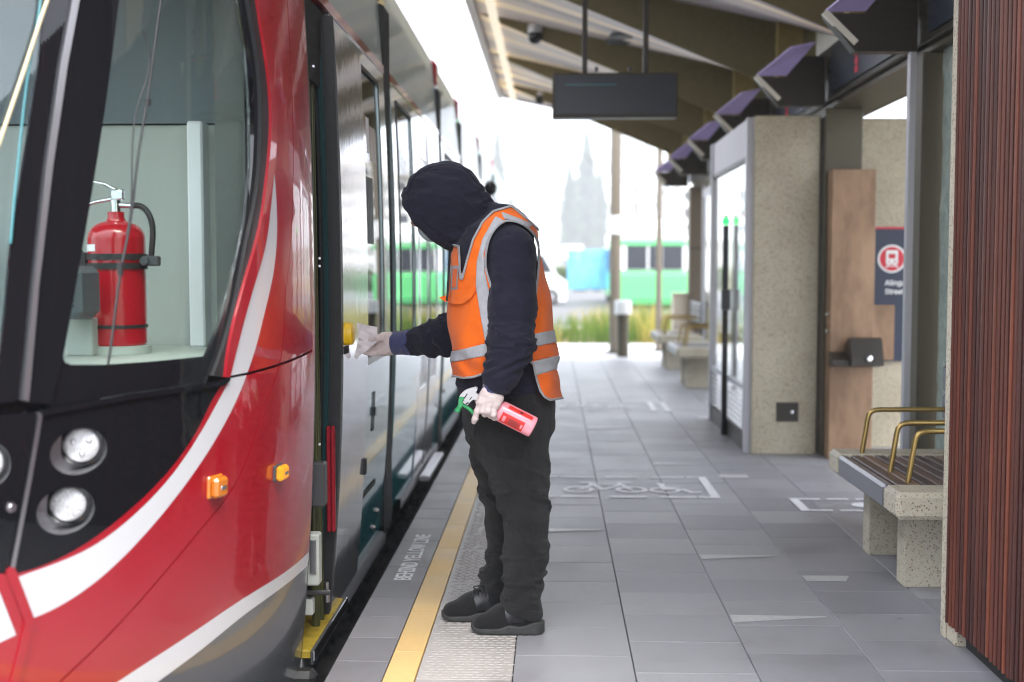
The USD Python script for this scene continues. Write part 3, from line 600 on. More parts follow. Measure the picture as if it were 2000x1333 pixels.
for (px, r_, m_, y) in ((617, 0.016, 'pole_green', 4.42), (628, 0.010, 'pole_green', 4.5)):
    b0 = at(px, 1180, y); obj('handrail', cyl([b0[0], y, 0.0], [b0[0] - 0.02, y, 2.1], r_), m_, tram, smooth=40)
obj('jamb_seal', box(-0.90, -0.875, 4.152, 4.19, 0, 2.1), 'rubber', tram)
a_ = at(606, 1090, 4.2); obj('jamb_box', box(a_[0] - .03, a_[0] + .03, 4.2, 4.26, at(0, 1140, 4.2)[2], at(0, 1040, 4.2)[2], .006), 'cab_wall', tram)
obj('jamb_plate', box(a_[0] + .0, a_[0] + .022, 4.192, 4.199, at(0, 1115, 4.2)[2], at(0, 1050, 4.2)[2], .002), 'steel', tram)
a_ = at(603, 1180, 4.24); obj('jamb_box', box(a_[0] - .03, a_[0] + .014, 4.24, 4.28, at(0, 1197, 4.24)[2], at(0, 1166, 4.24)[2], .003), 'cab_wall', tram)
a_ = at(625, 940, 4.3); obj('latch_box', box(a_[0] - .03, a_[0] + .02, 4.28, 4.34, at(0, 985, 4.3)[2], at(0, 900, 4.3)[2], .006), 'dark_grey', tram)
obj('swing_arm', tube(smooth_path([at(596, 1158, 4.25), at(618, 1158, 4.3), at(638, 1158, 4.5)]), 0.009), 'dark_grey', tram, smooth=40)
a_ = at(638, 1160, 4.5); obj('arm_pivot', lathe([(0, -.03), (.014, -.03), (.014, .01), (.009, .015), (.009, .045), (0, .045)], 20, a_), 'steel', tram, smooth=40)
for pz in (130, 505, 520, 868): 
    a_ = at(612 + (pz > 300) * 12, pz, 4.25); obj('jamb_bolt', lathe([(0, .004), (.004, .004), (.0055, 0)], 12, a_, (0.3, -1, 0)), 'steel', tram)

# the door leaf, slid open along the side
leaf = UsdGeom.Xform.Define(stage, str(tram.GetPath()) + '/sliding_door').GetPrim(); tag(leaf, label='open sliding cab door with mirror-like steel face')
LY0, LY1, LZ0, LZ1 = 4.575, 5.235, 0.0, 2.20
obj('door_face', wrap(sg.box(LY0 + .037 - Y0, LZ0, LY1 - Y0, LZ1), 0.016, 0.014, 0.05), 'door_steel', leaf, smooth=35)
obj('door_core', wrap(sg.box(LY0 + .02 - Y0, LZ0, LY1 - Y0, LZ1), -0.03, 0.045, 0.1), 'teal_dark', leaf, smooth=35)
obj('door_edge_seal', wrap(sg.box(LY0 - .006 - Y0, LZ0 - .01, LY0 + .034 - Y0, LZ1 + .04), -0.005, 0.034, 0.08), 'rubber', leaf, smooth=35)
obj('door_edge_seal', wrap(sg.box(LY0 + .002 - Y0, LZ0 - .01, LY0 + .012 - Y0, LZ1 + .03), -0.05, 0.044, 0.08), 'rubber', leaf, smooth=35)
obj('door_trim', wrap(sg.box(LY0 - .022 - Y0, LZ0, LY0 - .012 - Y0, LZ1 - .1), -0.032, 0.018, 0.08), 'teal_dark', leaf, smooth=35)
obj('door_handle_bar', cat([box(-0.846, -0.832, 4.535, 4.56, at(0, 1035, 4.54)[2], at(0, 830, 4.54)[2], .004), box(-0.829, -0.815, 4.535, 4.56, at(0, 1035, 4.54)[2], at(0, 830, 4.54)[2], .004)]), 'grab_red', leaf)
pb = np.array(at_side(4.66, at(690, 652, 4.66)[2], 0.03)); zb = pb[2]
nb = body_n(np.array(4.66 - Y0), np.array(zb)); 
obj('door_button', lathe([(0, .032), (.034, .032), (.042, .026), (.044, .012), (.044, -.01)], 32, pb, nb), 'button_yellow', leaf, smooth=40)
obj('button_plate', wrap(sg.box(4.62 - Y0, zb - .075, 4.70 - Y0, zb - .048), 0.03, 0.006), 'matte_black', leaf)
p_ = at_side(5.21, at(707, 911, 5.2)[2], 0.03); obj('door_catch', box(p_[0] - .005, p_[0] + .012, 5.19, 5.23, p_[2] - .035, p_[2] + .035, .004), 'rubber', leaf)

B1, B1e = 6.17, 6.42
ZR = 2.292
def carriage(y0, y1, seats, doors=()):
    side = sg.box(y0 - Y0, Zb + 0.02, y1 - Y0, ZR - 0.02)
    for w in seats: side = side.difference(sg.box(w[0] - Y0, w[2], w[1] - Y0, w[3]))
    for d in doors: side = side.difference(sg.box(d[0] - Y0 - .006, -0.02, d[1] - Y0 + .006, 2.2))
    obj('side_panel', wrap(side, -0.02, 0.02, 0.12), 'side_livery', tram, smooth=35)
    for w in seats:
        wn = obj('side_window', wrap(sg.box(w[0] - Y0 + .004, w[2] + .004, w[1] - Y0 - .004, w[3] - .004), -0.014, 0.008, 0.12), 'window_tint', tram, smooth=35)
        fr = sg.box(w[0] - Y0 - .012, w[2] - .012, w[1] - Y0 + .012, w[3] + .012).difference(sg.box(w[0] - Y0 + .006, w[2] + .006, w[1] - Y0 - .006, w[3] - .006))
        obj('window_gasket', wrap(fr, 0.0005, 0.004, 0.12), 'rubber', wn, smooth=35)
    for d in doors:
        mid = (d[0] + d[1]) / 2
        for a, b in ((d[0], mid - .012), (mid + .012, d[1])):
            dl = obj('door_panel', wrap(sg.box(a - Y0, -0.01, b - Y0, 2.19).difference(sg.box(a - Y0 + .08, 0.55, b - Y0 - .08, 2.0)), -0.016, 0.022, 0.12), 'door_steel', tram, smooth=35)
            obj('door_window', wrap(sg.box(a - Y0 + .08, 0.55, b - Y0 - .08, 2.0), -0.012, 0.012, 0.12), 'window_tint', dl, smooth=35)
        obj('door_seal', wrap(sg.box(mid - .012 - Y0, 0, mid + .012 - Y0, 2.18), -0.01, 0.02, 0.12), 'rubber', tram, smooth=35)
        obj('door_step', box(-0.84, -0.775, d[0] + .1, d[1] - .1, -0.035, 0.0, .006), 'frame_silver', tram)
    obj('red_strip', wrap(sg.box(y0 - Y0, ZR - 0.018, y1 - Y0, ZR + 0.022), -0.02, 0.026, 0.12), 'red_paint', tram, smooth=35)
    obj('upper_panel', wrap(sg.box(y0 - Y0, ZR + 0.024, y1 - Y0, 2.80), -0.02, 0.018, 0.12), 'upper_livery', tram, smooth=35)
    rp = [(side_x(2.80) - 0.01, 2.803)] + [(side_x(2.8) - 0.03 - 0.5 * (1 - math.cos(a)), 2.82 + 0.26 * math.sin(a)) for a in np.linspace(0, 1.57, 8)] + [(XC, 3.1), (XC, 2.803)]
    obj('roof', prism(rp, y0, y1), 'roof_cream', tram, smooth=40)
    obj('underframe', box(XC - 1.1, -0.98, y0, y1, -0.30, Zb + 0.01), 'matte_black', tram)
    obj('far_side', box(XC - 1.30, XC - 1.27, y0, y1, 1.4 if False else Zb, 0.9), 'cab_dark', tram)
    obj('saloon_floor', box(XC - 1.26, -0.86, y0 + (2.2 if y0 < 5 else 0), y1, -0.05, 0.0), 'vinyl_floor', tram)
    obj('saloon_ceiling', box(XC - 1.26, -0.90, y0, y1, 2.26, 2.29), 'cab_wall', tram)
def bellows(y0, y1):
    obj('bellows', cat([box(XC - 1.2, -0.855 + 0.006 * (i % 2), y0 + (y1 - y0) * i / 8, y0 + (y1 - y0) * (i + 1) / 8, Zb + .08, 2.62) for i in range(8)]), 'bellows', tram)
    obj('bellows_cap', box(XC - 1.1, -0.862, y0 + .01, y1 - .01, 2.625, 2.84, .03), 'red_paint', tram)
zw0, zw1 = 0.93, ZR - 0.10
carriage(Y_D1 + 0.02, B1, [(5.27, 5.93, zw0, zw1)])
obj('cab_roof', wrap(sg.box(-1.5, 2.345, Y_D1 + .02 - Y0, 2.8), -0.02, 0.02, 0.1), 'red_paint', tram, smooth=35)
obj('cab_top', prism([(side_x(2.8) - .02, 2.803), (side_x(2.8) - .2, 2.98), (XC, 3.1), (XC - 1.1, 2.98), (XC - 1.3, 2.803)], 3.1, Y_D1 + .02), 'red_paint', tram)
obj('red_strip', wrap(sg.box(q_door + .014, ZR - 0.018, Y_D1 + .018 - Y0, ZR + 0.022), -0.02, 0.026, 0.12), 'red_paint', tram, smooth=35)
bellows(B1, B1e)
carriage(B1e, 9.1, [(6.62, 7.30, zw0, zw1)], [(7.55, 8.75)])
bellows(9.1, 9.35)
carriage(9.35, 11.2, [(9.6, 10.95, zw0, zw1)]); bellows(11.2, 11.45)
carriage(11.45, 14.4, [(11.7, 12.3, zw0, zw1)], [(12.5, 13.8)]); bellows(14.4, 14.65)
carriage(14.65, 17.6, [(14.9, 17.3, zw0, zw1)]); bellows(17.6, 17.85)
carriage(17.85, 24.0, [(18.2, 20.0, zw0, zw1)], [(20.4, 21.7)])
obj('tram_end', prism_xy([(XC - 1.3, 24.0), (-0.86, 24.0), (-1.0, 24.9), (-1.6, 25.6), (XC - .6, 25.6), (XC - 1.2, 24.9)], Zb, 2.8), 'red_paint', tram)
# small fittings on the first carriage
w_ = at_side(5.6, 1.8, -0.004)
for (y0, y1, z0, z1, m_) in ((5.30, 5.52, 1.83, 1.99, 'amber'), (5.53, 5.62, 1.83, 1.99, 'label_white'), (5.63, 5.8, 1.80, 1.96, 'copper_panel')):
    obj('window_sticker', wrap(sg.box(y0 - Y0, z0, y1 - Y0, z1), -0.0055, 0.001), m_, tram)
for k in range(6): obj('number_stroke', wrap(sg.box(5.42 + k * .045 - Y0, 1.42, 5.445 + k * .045 - Y0, 1.72), -0.0055, 0.001), 'dark_grey', tram)
obj('window_ledge', wrap(sg.box(5.25 - Y0, 0.885, 5.95 - Y0, 0.917), 0.001, 0.012), 'frame_silver', tram)
obj('recess_slot', wrap(sg.box(5.25 - Y0, 0.28, 5.80 - Y0, 0.305), 0.001, 0.004), 'matte_black', tram)
hd = obj('flap_handle', wrap(sg.box(5.60 - Y0, 0.56, 5.66 - Y0, 0.74).difference(sg.box(5.607 - Y0, 0.567, 5.653 - Y0, 0.733)), 0.001, 0.003), 'matte_black', tram)
obj('handle_knob', wrap(sg.box(5.615 - Y0, 0.63, 5.645 - Y0, 0.67), 0.001, 0.012), 'dark_grey', hd)
for y, z in ((5.95, 0.12), (5.88, 0.05), (8.95, .3), (9.5, .35)):
    p_ = at_side(y, z, 0.0); obj('cover_knob', lathe([(0, .015), (.011, .013), (.015, 0)], 16, p_, (1, 0, 0)), 'chrome', tram, smooth=40)
# rear-view camera pod far along the side
p_ = at(958, 368, 12.0); mm = obj('mirror_arm', cyl([side_x(2.0) - .02, 12.0, p_[2]], [p_[0], 12.0, p_[2]], 0.02), 'dark_grey', tram)
s_ = trimesh.creation.icosphere(3, 0.075); s_.apply_scale((0.85, 1, 1)); s_.apply_translation(p_); obj('mirror_pod', s_, 'gloss_black', tram, smooth=True)

# ---- fire extinguisher standing on the cab shelf
ey = 3.62; ec = at(232, 690, ey); ez0 = 1.085; er = 0.083
ext = thing('fire_extinguisher', 'red fire extinguisher strapped upright behind the cab side window', 'fire extinguisher')
prof = [(0, ez0), (er - .006, ez0), (er, ez0 + .008), (er, ez0 + .315)] + [(er * math.cos(a) ** .8 if a < 1.5 else 0.022, ez0 + .315 + .055 * math.sin(a)) for a in np.linspace(0.1, 1.30, 8)] + [(0.024, ez0 + .378), (0.024, ez0 + .395), (0, ez0 + .395)]
obj('cylinder', lathe(prof, 40, (ec[0], ey, 0)), 'ext_red', ext, smooth=40)
obj('base_ring', lathe([(0, 1.0605), (er + .012, 1.0605), (er + .012, ez0), (0, ez0)], 40, (ec[0], ey, 0)), 'cab_wall', ext, smooth=40)
for z, h in ((ez0 + .235, .018), (ez0 + .262, .018)): obj('strap', lathe([(er + .0005, z - h / 2), (er + .005, z - h / 2), (er + .005, z + h / 2), (er + .0005, z + h / 2)], 40, (ec[0], ey, 0)), 'rubber', ext, smooth=40)
obj('strap', lathe([(er + .0005, ez0 + .052), (er + .003, ez0 + .052), (er + .003, ez0 + .062), (er + .0005, ez0 + .062)], 40, (ec[0], ey, 0)), 'rubber', ext, smooth=40)
obj('strap_buckle', cat([box(ec[0] - er - .035, ec[0] - er + .004, ey - .03, ey + .01, ez0 + .22, ez0 + .275, .006), tube([[ec[0] - er - .015 + .014 * math.cos(a), ey - .03, ez0 + .245 + .036 * math.sin(a)] for a in np.linspace(0, 6.28, 18)], .003, 6)]), 'rubber', ext)
obj('strap_bracket', cat([box(ec[0] + er - .002, ec[0] + er + .05, ey - .03, ey, ez0 + .235, ez0 + .265, .004), cyl([ec[0] + er + .012, ey - .045, ez0 + .25], [ec[0] + er + .012, ey - .025, ez0 + .25], .012)]), 'dark_grey', ext)
obj('valve', cat([lathe([(0, ez0 + .39), (.014, ez0 + .39), (.014, ez0 + .43), (.009, ez0 + .435), (.009, ez0 + .45), (0, ez0 + .45)], 20, (ec[0], ey, 0)), cyl([ec[0], ey, ez0 + .415], [ec[0] + .055, ey, ez0 + .413], .008), box(ec[0] - .012, ec[0] + .026, ey - .012, ey + .012, ez0 + .43, ez0 + .462, .004)]), 'chrome', ext, smooth=40)
obj('squeeze_handle', cat([tube(smooth_path([(ec[0] + .01, ey, ez0 + .44), (ec[0] - .04, ey, ez0 + .428), (ec[0] - .085, ey - .01, ez0 + .412), (ec[0] - .10, ey - .012, ez0 + .395)]), 0.0055), tube([(ec[0] - .035, ey, ez0 + .478), (ec[0] - .095, ey - .01, ez0 + .488)], .005), tube([(ec[0] + .01, ey, ez0 + .455), (ec[0] - .035, ey, ez0 + .478)], .005)]), 'chrome', ext, smooth=40)
obj('hose', tube(smooth_path([(ec[0] + .05, ey, ez0 + .413), (ec[0] + .085, ey, ez0 + .405), (ec[0] + .105, ey, ez0 + .37), (ec[0] + .108, ey, ez0 + .31), (ec[0] + .104, ey, ez0 + .25)]), 0.009), 'rubber', ext, smooth=40)
obj('label', wrap_lab := lathe([(er + .0006, ez0 + .278), (er + .0012, ez0 + .278), (er + .0012, ez0 + .298), (er + .0006, ez0 + .298)], 40, (ec[0], ey, 0)).slice_plane((ec[0] - er * .45, 0, 0), (-1, 0, 0)), 'label_white', ext)
# ================================================================== the canopy over the platform
canopy = thing('platform_canopy', 'long folded canopy with bronze fins and pale boarded soffit over the platform', 'canopy')
CX0, CX1, CEND = -0.69, 1.95, 16.9
zt_ = lambda x: 3.64 - 0.22 * (x - CX0); zb_ = lambda x: 3.64 - 0.417 * (x - CX0)
YT = [7.2 + 2.11 * k for k in range(-2, 5)]
def quad_slab(p, t=0.02):
    p = np.array(p, float); q = p + [0, 0, t]; v = np.vstack([p, q])
    m = trimesh.Trimesh(v, [[0, 2, 1], [0, 3, 2], [4, 5, 6], [4, 6, 7], [0, 1, 5], [0, 5, 4], [1, 2, 6], [1, 6, 5], [2, 3, 7], [2, 7, 6], [3, 0, 4], [3, 4, 7]], process=False)
    m.fix_normals(); return m
for i, Y in enumerate(YT):
    obj('fold_fin', prism([(CX0 + .02, zt_(CX0 + .02) + .03), (CX0 + .02, zb_(CX0 + .02)), (CX1, zb_(CX1)), (CX1, zt_(CX1) + .03)], Y, Y + 0.02), 'fold_bronze', canopy)
    obj('fin_edge', tube([(CX0 + .2, Y + .01, zb_(CX0 + .2)), (CX1, Y + .01, zb_(CX1))], 0.012, 6), 'fold_bronze', canopy)
    Yn = YT[i + 1] if i + 1 < len(YT) else CEND
    n = 8 if i + 1 < len(YT) else 5
    for j in range(n):
        a, b = (j + .012) / n, (j + 1 - .012) / n
        L = lambda x, t: (x, Y + .02 + (Yn - Y - .02) * t, zb_(x) + (zt_(x) - zb_(x)) * t)
        obj('soffit_board', quad_slab([L(CX0, a), L(CX1, a), L(CX1, b), L(CX0, b)], 0.018), 'soffit_wood', canopy)
roof_p = [(CX0 - .06, 3.68), (CX0 - .06, 3.74), (CX1 + 1.6, zt_(CX1) + .20), (CX1 + 1.6, zt_(CX1) + .14), (CX1, zt_(CX1) + .08)]
obj('roof_sheet', prism(roof_p, YT[0] - .5, CEND + .05), 'bronze_metal', canopy)
obj('edge_fascia', box(CX0 - .075, CX0 - .005, YT[0] - .5, CEND + .05, 3.60, 3.76), 'frame_silver', canopy)
obj('end_fascia', prism([(CX0, 3.61), (CX0, 3.70), (CX1, zt_(CX1) + .09), (CX1, zt_(CX1) - .02)], CEND + .005, CEND + .04), 'frame_silver', canopy)
obj('strip_light', box(-0.575, -0.50, YT[0], CEND - .1, 3.535, 3.56), 'strip_lamp', canopy)
# spine beam, brackets
obj('spine_beam', box(1.862, 2.34, YT[0] - .5, CEND, 2.436, 2.80, .006), 'dark_bronze', canopy)
obj('beam_lip', box(1.90, 2.25, YT[0] - .5, CEND, 2.40, 2.434), 'post_bronze', canopy)
y0 = 8.46
bp = [at(a, b, y0)[[0, 2]] for a, b in ((1477, 153), (1489, 152), (1536, 151), (1565, 110), (1612, 110), (1612, 207), (1521, 207))]
tip, low = at(1475, 154, y0), at(1517, 196, y0)
for k in range(-2, 6):
    dy = 2.11 * k; Y = y0 + dy
    if Y > 17.2: continue
    br = obj('bracket', prism(bp, Y, Y + 0.09), 'dark_bronze', canopy)
    d = (low - tip); d /= np.linalg.norm(d); n = np.array([-d[2], 0, d[0]])
    pts = [tip - n * .0 - d * .01, low + d * .01, low + d * .01 + n * .03, tip - d * .01 + n * .03]
    obj('bracket_light', prism([p[[0, 2]] for p in pts], Y - .012, Y + 0.03), 'bracket_edge', br)
    A, Bq = at(1477, 151, y0), at(1536, 149.5, y0)
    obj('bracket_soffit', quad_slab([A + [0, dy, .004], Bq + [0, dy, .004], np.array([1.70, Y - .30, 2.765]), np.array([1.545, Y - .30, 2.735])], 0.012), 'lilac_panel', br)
    st = at(1515, 120, y0 + .55)[0], at(1563, 120, y0 + .55)[0]
    obj('stub_post', box(st[0], st[1], Y + .45, Y + .57, 2.62, zt_(st[0]) - .02), 'olive_post', canopy)
for Y in (6.34, 8.56, 16.9):
    obj('post', box(1.865, 2.12, Y, Y + 0.24, 0, 2.40, .006), 'post_bronze' if Y < 16 else 'far_post', canopy)
for z in (0.8, 1.55): obj('post_collar', box(1.862, 2.123, 16.897, 17.143, z, z + .02), 'dark_bronze', canopy)
for y0_, y1_ in ((4.3, 6.2), (6.62, 8.36), (8.85, 10.4)):
    fs = obj('fascia_screen', box(1.846, 1.858, y0_, y1_, 2.47, 2.78), 'screen_dark', canopy)
    obj('screen_line', box(1.843, 1.8455, y0_ + .02, y1_ - .75, 2.755, 2.775), 'sign_red', fs)
    for k in range(5): obj('screen_glyph', box(1.843, 1.8455, y0_ + .98, y0_ + 1.06, 2.50 + k * .05, 2.54 + k * .05), 'sign_red', fs)
for x, y in ((0.6, 9.1), (0.575, 10.35), (0.58, 11.1)):
    z = (zt_(x) + zb_(x)) / 2
    k = max(i for i, Y in enumerate(YT) if Y < y); t = (y - YT[k]) / 2.11; z = zb_(x) + (zt_(x) - zb_(x)) * t
    d_ = lathe([(0, -.012), (.10, -.012), (.115, 0), (.115, .02), (0, .02)], 24, (x, y, z - .012)); obj('soffit_speaker', d_, 'dark_grey', canopy, smooth=30)
for i, (px, py, y) in enumerate(((1045, 72, 11.4), (1055, 193, 15.7))):
    p = at(px, py, y); c = thing('dome_camera', ('dark dome camera under the canopy soffit nearer the tram carriages', 'small dark dome camera near the far end of the canopy soffit')[i], 'camera')
    z = 3.64 - .34 * (p[0] - CX0)
    obj('mount', cyl(p + [0, 0, .03], [p[0], y, z + .06], .07, 20), 'frame_silver', c, smooth=30)
    s = trimesh.creation.icosphere(3, .068); s.apply_translation(p); obj('dome', s, 'gloss_black', c, smooth=True)

# hanging display
ds = thing('departure_display', 'blank dark departure display hanging from the canopy on two rods', 'display')
y = 8.5; a, b = at(1079, 143, y), at(1324, 229, y)
obj('casing', box(a[0], b[0], y, y + .16, b[2], a[2], .008), 'dark_bronze', ds)
obj('screen', box(a[0] + .022, b[0] - .022, y - .004, y - .0005, b[2] + .025, a[2] - .022), 'screen_dark', ds)
obj('screen_text', cat([box(a[0] + .09 + k * .022, a[0] + .105 + k * .022, y - .0058, y - .0046, a[2] - .085, a[2] - .078) for k in range(16)]), 'teal_paint', ds, kind='stuff')
for px in (1142, 1261):
    p = at(px, 143, y + .08); obj('hanger_rod', box(p[0] - .018, p[0] + .018, y + .06, y + .10, a[2] - .005, 3.42), 'dark_bronze', ds)
for px in (1165, 1230): p = at(px, 140, y + .05); obj('cable_gland', cyl(p, p + [0, 0, .03], .012), 'dark_grey', ds)

# ================================================================== shelter, walls, machines
w = thing('aggregate_wall', 'pebbled aggregate wall slab with a small dark service plate', 'wall')
AW = 8.62
a, b = at(1467, 885, AW)[0], at(1593, 885, AW)[0]
obj('slab', box(a, b, AW, 9.05, 0.0, at(1530, 226, AW)[2], .006), 'exposed_aggregate', w)
p, q = at(1516, 786, AW), at(1559, 824, AW)
pl = obj('service_plate', box(p[0], q[0], AW - .006, AW - .0005, q[2], p[2], .002), 'dark_bronze', w)
obj('plate_lock', lathe([(0, .008), (.012, .007), (.014, 0)], 16, ((p[0] + q[0]) / 2 + .03, AW - .006, (p[2] + q[2]) / 2), (0, -1, 0)), 'chrome', pl)
w = thing('aggregate_wall', 'tall pebbled aggregate wall carrying the navy station poster', 'wall')
BW = 8.98; ztop = at(1720, 231, BW)[2]
obj('slab', box(2.10, 3.6, BW, BW + .2, 0.0, ztop, .006), 'exposed_aggregate', w)
po = thing('station_poster', 'navy poster with red train roundel beside the copper panel', 'poster')
a, b = at(1700, 444, BW), at(1800, 706, BW); x0, x1 = a[0], a[0] + .62
obj('board', box(x0, x1, BW - .012, BW - .001, b[2], a[2]), 'navy_sign', po)
obj('red_band', box(x0, x1, BW - .0145, BW - .0125, a[2] - .014, a[2]), 'sign_red', po)
c = at(1742, 506, BW - .013); r = 27 / 2400 * BW
def facing(polys, cx, cz, yf, d=0.0012): 
    ms = []
    for g_ in polys:
        for q_ in (g_.geoms if hasattr(g_, 'geoms') else [g_]):
            m_ = trimesh.creation.extrude_polygon(q_, d); v = m_.vertices.copy(); m_.vertices = np.stack([cx + v[:, 0], yf - v[:, 2], cz + v[:, 1]], -1); ms.append(m_)
    return cat(ms)
obj('roundel_ring', facing([sg.Point(0, 0).buffer(r)], c[0], c[2], BW - .0125), 'sign_white', po)
obj('roundel', facing([sg.Point(0, 0).buffer(r * .86)], c[0], c[2], BW - .0139), 'sign_red', po)
body_ = sg.box(-.36 * r, -.32 * r, .36 * r, .55 * r).buffer(.06 * r).difference(sg.box(-.25 * r, .02 * r, .25 * r, .36 * r)).difference(sg.Point(-.2 * r, -.2 * r).buffer(.07 * r)).difference(sg.Point(.2 * r, -.2 * r).buffer(.07 * r))
obj('train_icon', facing([so.unary_union([body_, stroke([(-.2 * r, -.38 * r), (-.42 * r, -.62 * r)], .09 * r), stroke([(.2 * r, -.38 * r), (.42 * r, -.62 * r)], .09 * r), stroke([(-.32 * r, -.5 * r), (.32 * r, -.5 * r)], .07 * r)])], c[0], c[2], BW - .0153), 'sign_white', po)
for i, t in enumerate(('Alinga', 'Street')):
    tm = meshkit.text_mesh(t, 0.036, 0.001, bold=True); v = tm.vertices.copy(); pz = at(1727, 552 + i * 17, BW)
    tm.vertices = np.stack([pz[0] + v[:, 0], BW - .0125 - v[:, 2], pz[2] - .02 + v[:, 1]], -1); obj('station_name', tm, 'sign_white', po)
a, b = at(1713, 596, BW), at(1743, 703, BW); obj('timber_inset', box(a[0] - .05, b[0], BW - .03, BW - .0128, b[2], a[2]), 'copper_panel', po)

tm_ = thing('ticket_machine', 'tall copper coloured panel with a dark card reader hood', 'ticket machine')
TY = 8.40; a, b = at(1626, 331, TY), at(1712, 331, TY)
obj('cabinet', box(a[0], b[0], TY, TY + .13, 0, a[2], .004), 'copper_panel', tm_)
z0, z1 = at(0, 712, TY)[2], at(0, 655, TY)[2]
hood = [(a[0] - .008, z0), (b[0] + .01, z0), (b[0] + .018, z0 + .02), (b[0] + .018, z1), (b[0] - .17, z1), (b[0] - .20, z0 + .11), (a[0] - .008, z0 + .11)]
obj('reader_hood', prism_yz([(TY - .19, z0 + .02), (TY - .03, z0), (TY - .001, z0), (TY - .001, z1 - .05), (TY - .10, z1), (TY - .13, z1 - .01), (TY - .19, z0 + .07)], b[0] - .19, b[0] + .022), 'dark_bronze', tm_)
obj('reader_tray', prism_yz([(TY - .15, z0 + .015), (TY - .001, z0), (TY - .001, z0 + .10), (TY - .15, z0 + .055)], a[0] - .01, b[0] - .191), 'dark_bronze', tm_)
obj('reader_knob', lathe([(0, .03), (.018, .027), (.026, .012), (.026, 0)], 24, (at(1683, 697, TY)[0], TY - .19, at(0, 697, TY - .19)[2]), (0, -1, 0.2)), 'chrome', tm_, smooth=40)
for pz in (614, 648): p = at(1622, pz, TY); obj('side_lock', lathe([(0, .02), (.014, .018), (.016, 0)], 16, (a[0], TY + .04, p[2]), (-1, -.4, 0)), 'chrome', tm_, smooth=40)

# glazed wind break
gb = thing('glass_windbreak', 'glazed wind break with pale header panel and louvred base', 'glass screen')
GX = 1.375; FYP = 10.56
hz0, hz1 = at(1400, 343, FYP)[2], at(1398, 282, FYP)[2]
for y, wd in ((8.66, .05), (FYP, .06)): obj('frame_post', box(GX - .03, GX + .035, y, y + wd, 0, hz1, .004), 'frame_silver', gb)
obj('header', box(GX - .012, GX + .02, 8.715, FYP - .005, hz0, hz1, .003), 'header_panel', gb)
obj('glass_pane', box(GX - .003, GX + .005, 8.715, FYP - .005, 0.47, hz0 - .03), 'shelter_glass', gb)
obj('frame_rail', box(GX - .02, GX + .03, 8.715, FYP - .005, hz0 - .03, hz0 - .002), 'dark_bronze', gb)
obj('frame_rail', box(GX - .02, GX + .03, 8.715, FYP - .005, 0.44, 0.47), 'frame_silver', gb)
obj('kick_plate', box(GX - .015, GX + .02, 8.715, FYP - .005, 0.0, 0.12), 'dark_bronze', gb)
for k in range(8):
    m_ = box(GX - .02, GX + .02, 8.716, FYP - .006, -.004, .004); m_.apply_transform(trimesh.transformations.rotation_matrix(0.6, [0, 1, 0], [GX, 0, 0])); m_.apply_translation((0, 0, .145 + .039 * k)); obj('louvre', m_, 'frame_silver', gb)
gb2 = thing('glass_windbreak', 'second clear glass screen standing past the far bench', 'glass screen')
for y in (13.2, 16.0): obj('frame_post', box(1.93, 1.98, y, y + .06, 0, 2.36, .004), 'frame_silver', gb2)
obj('glass_pane', box(1.95, 1.958, 13.265, 15.995, .3, 2.2), 'shelter_glass', gb2)
obj('frame_rail', box(1.935, 1.975, 13.265, 15.995, 2.202, 2.30), 'frame_silver', gb2)
rp = thing('card_reader_post', 'slim black post with a glowing green light on top', 'reader post')
py_ = 9.60; p = at(1413.5, 845, py_)
obj('shaft', box(p[0] - .022, p[0] + .022, py_ - .022, py_ + .022, 0, at(0, 442, py_)[2], .006), 'gloss_black', rp)
obj('light', lathe([(0, .055), (.02, .052), (.03, .035), (.03, .02), (.022, .0), (0, 0)], 20, (p[0], py_, at(0, 441, py_)[2])), 'green_lamp', rp, smooth=40)
obj('cap', lathe([(0, .02), (.012, .016), (.016, 0)], 16, (p[0], py_, at(0, 441, py_)[2] + .055)), 'dark_grey', rp, smooth=40)
obj('reader_head', box(p[0] - .035, p[0] + .035, py_ - .05, py_ - .023, 0.98, 1.14, .006), 'dark_grey', rp)

# textured glass behind the bench
cg = thing('cast_glass_screen', 'pale green crumpled cast glass screen behind the bench', 'glass screen')
xs, zs = np.meshgrid(np.linspace(4.42, 6.30, 90), np.linspace(0.30, 2.40, 110), indexing='ij')
dv = meshkit.fbm(np.stack([xs.ravel() * 5, zs.ravel() * 5, np.zeros(xs.size)], -1)).reshape(xs.shape); dv = (dv - dv.mean()) / (abs(dv).max() + 1e-9)
V = np.stack([1.955 + 0.014 * dv, xs, zs], -1).reshape(-1, 3); V2 = V + [.03, 0, 0]
idx = np.arange(xs.size).reshape(xs.shape); f = np.stack([idx[:-1, :-1], idx[1:, :-1], idx[1:, 1:], idx[:-1, 1:]], -1).reshape(-1, 4)
obj('pane', (V, f[:, ::-1]), 'cast_glass', cg, smooth=True)
obj('pane_back', box(1.98, 1.984, 4.42, 6.3, .3, 2.4), 'cast_glass', cg)
obj('base_rail', box(1.93, 2.0, 4.42, 6.3, 0, .298), 'dark_bronze', cg)
sp = at(1775, 500, 6.30)[0]
jf = thing('door_frame_post', 'slim bright steel edge strip in front of the first bronze post', 'frame')
obj('strip', box(at(1768, 500, 6.3)[0], at(1781, 500, 6.3)[0], 6.28, 6.33, 0, 2.39, .003), 'frame_silver', jf)

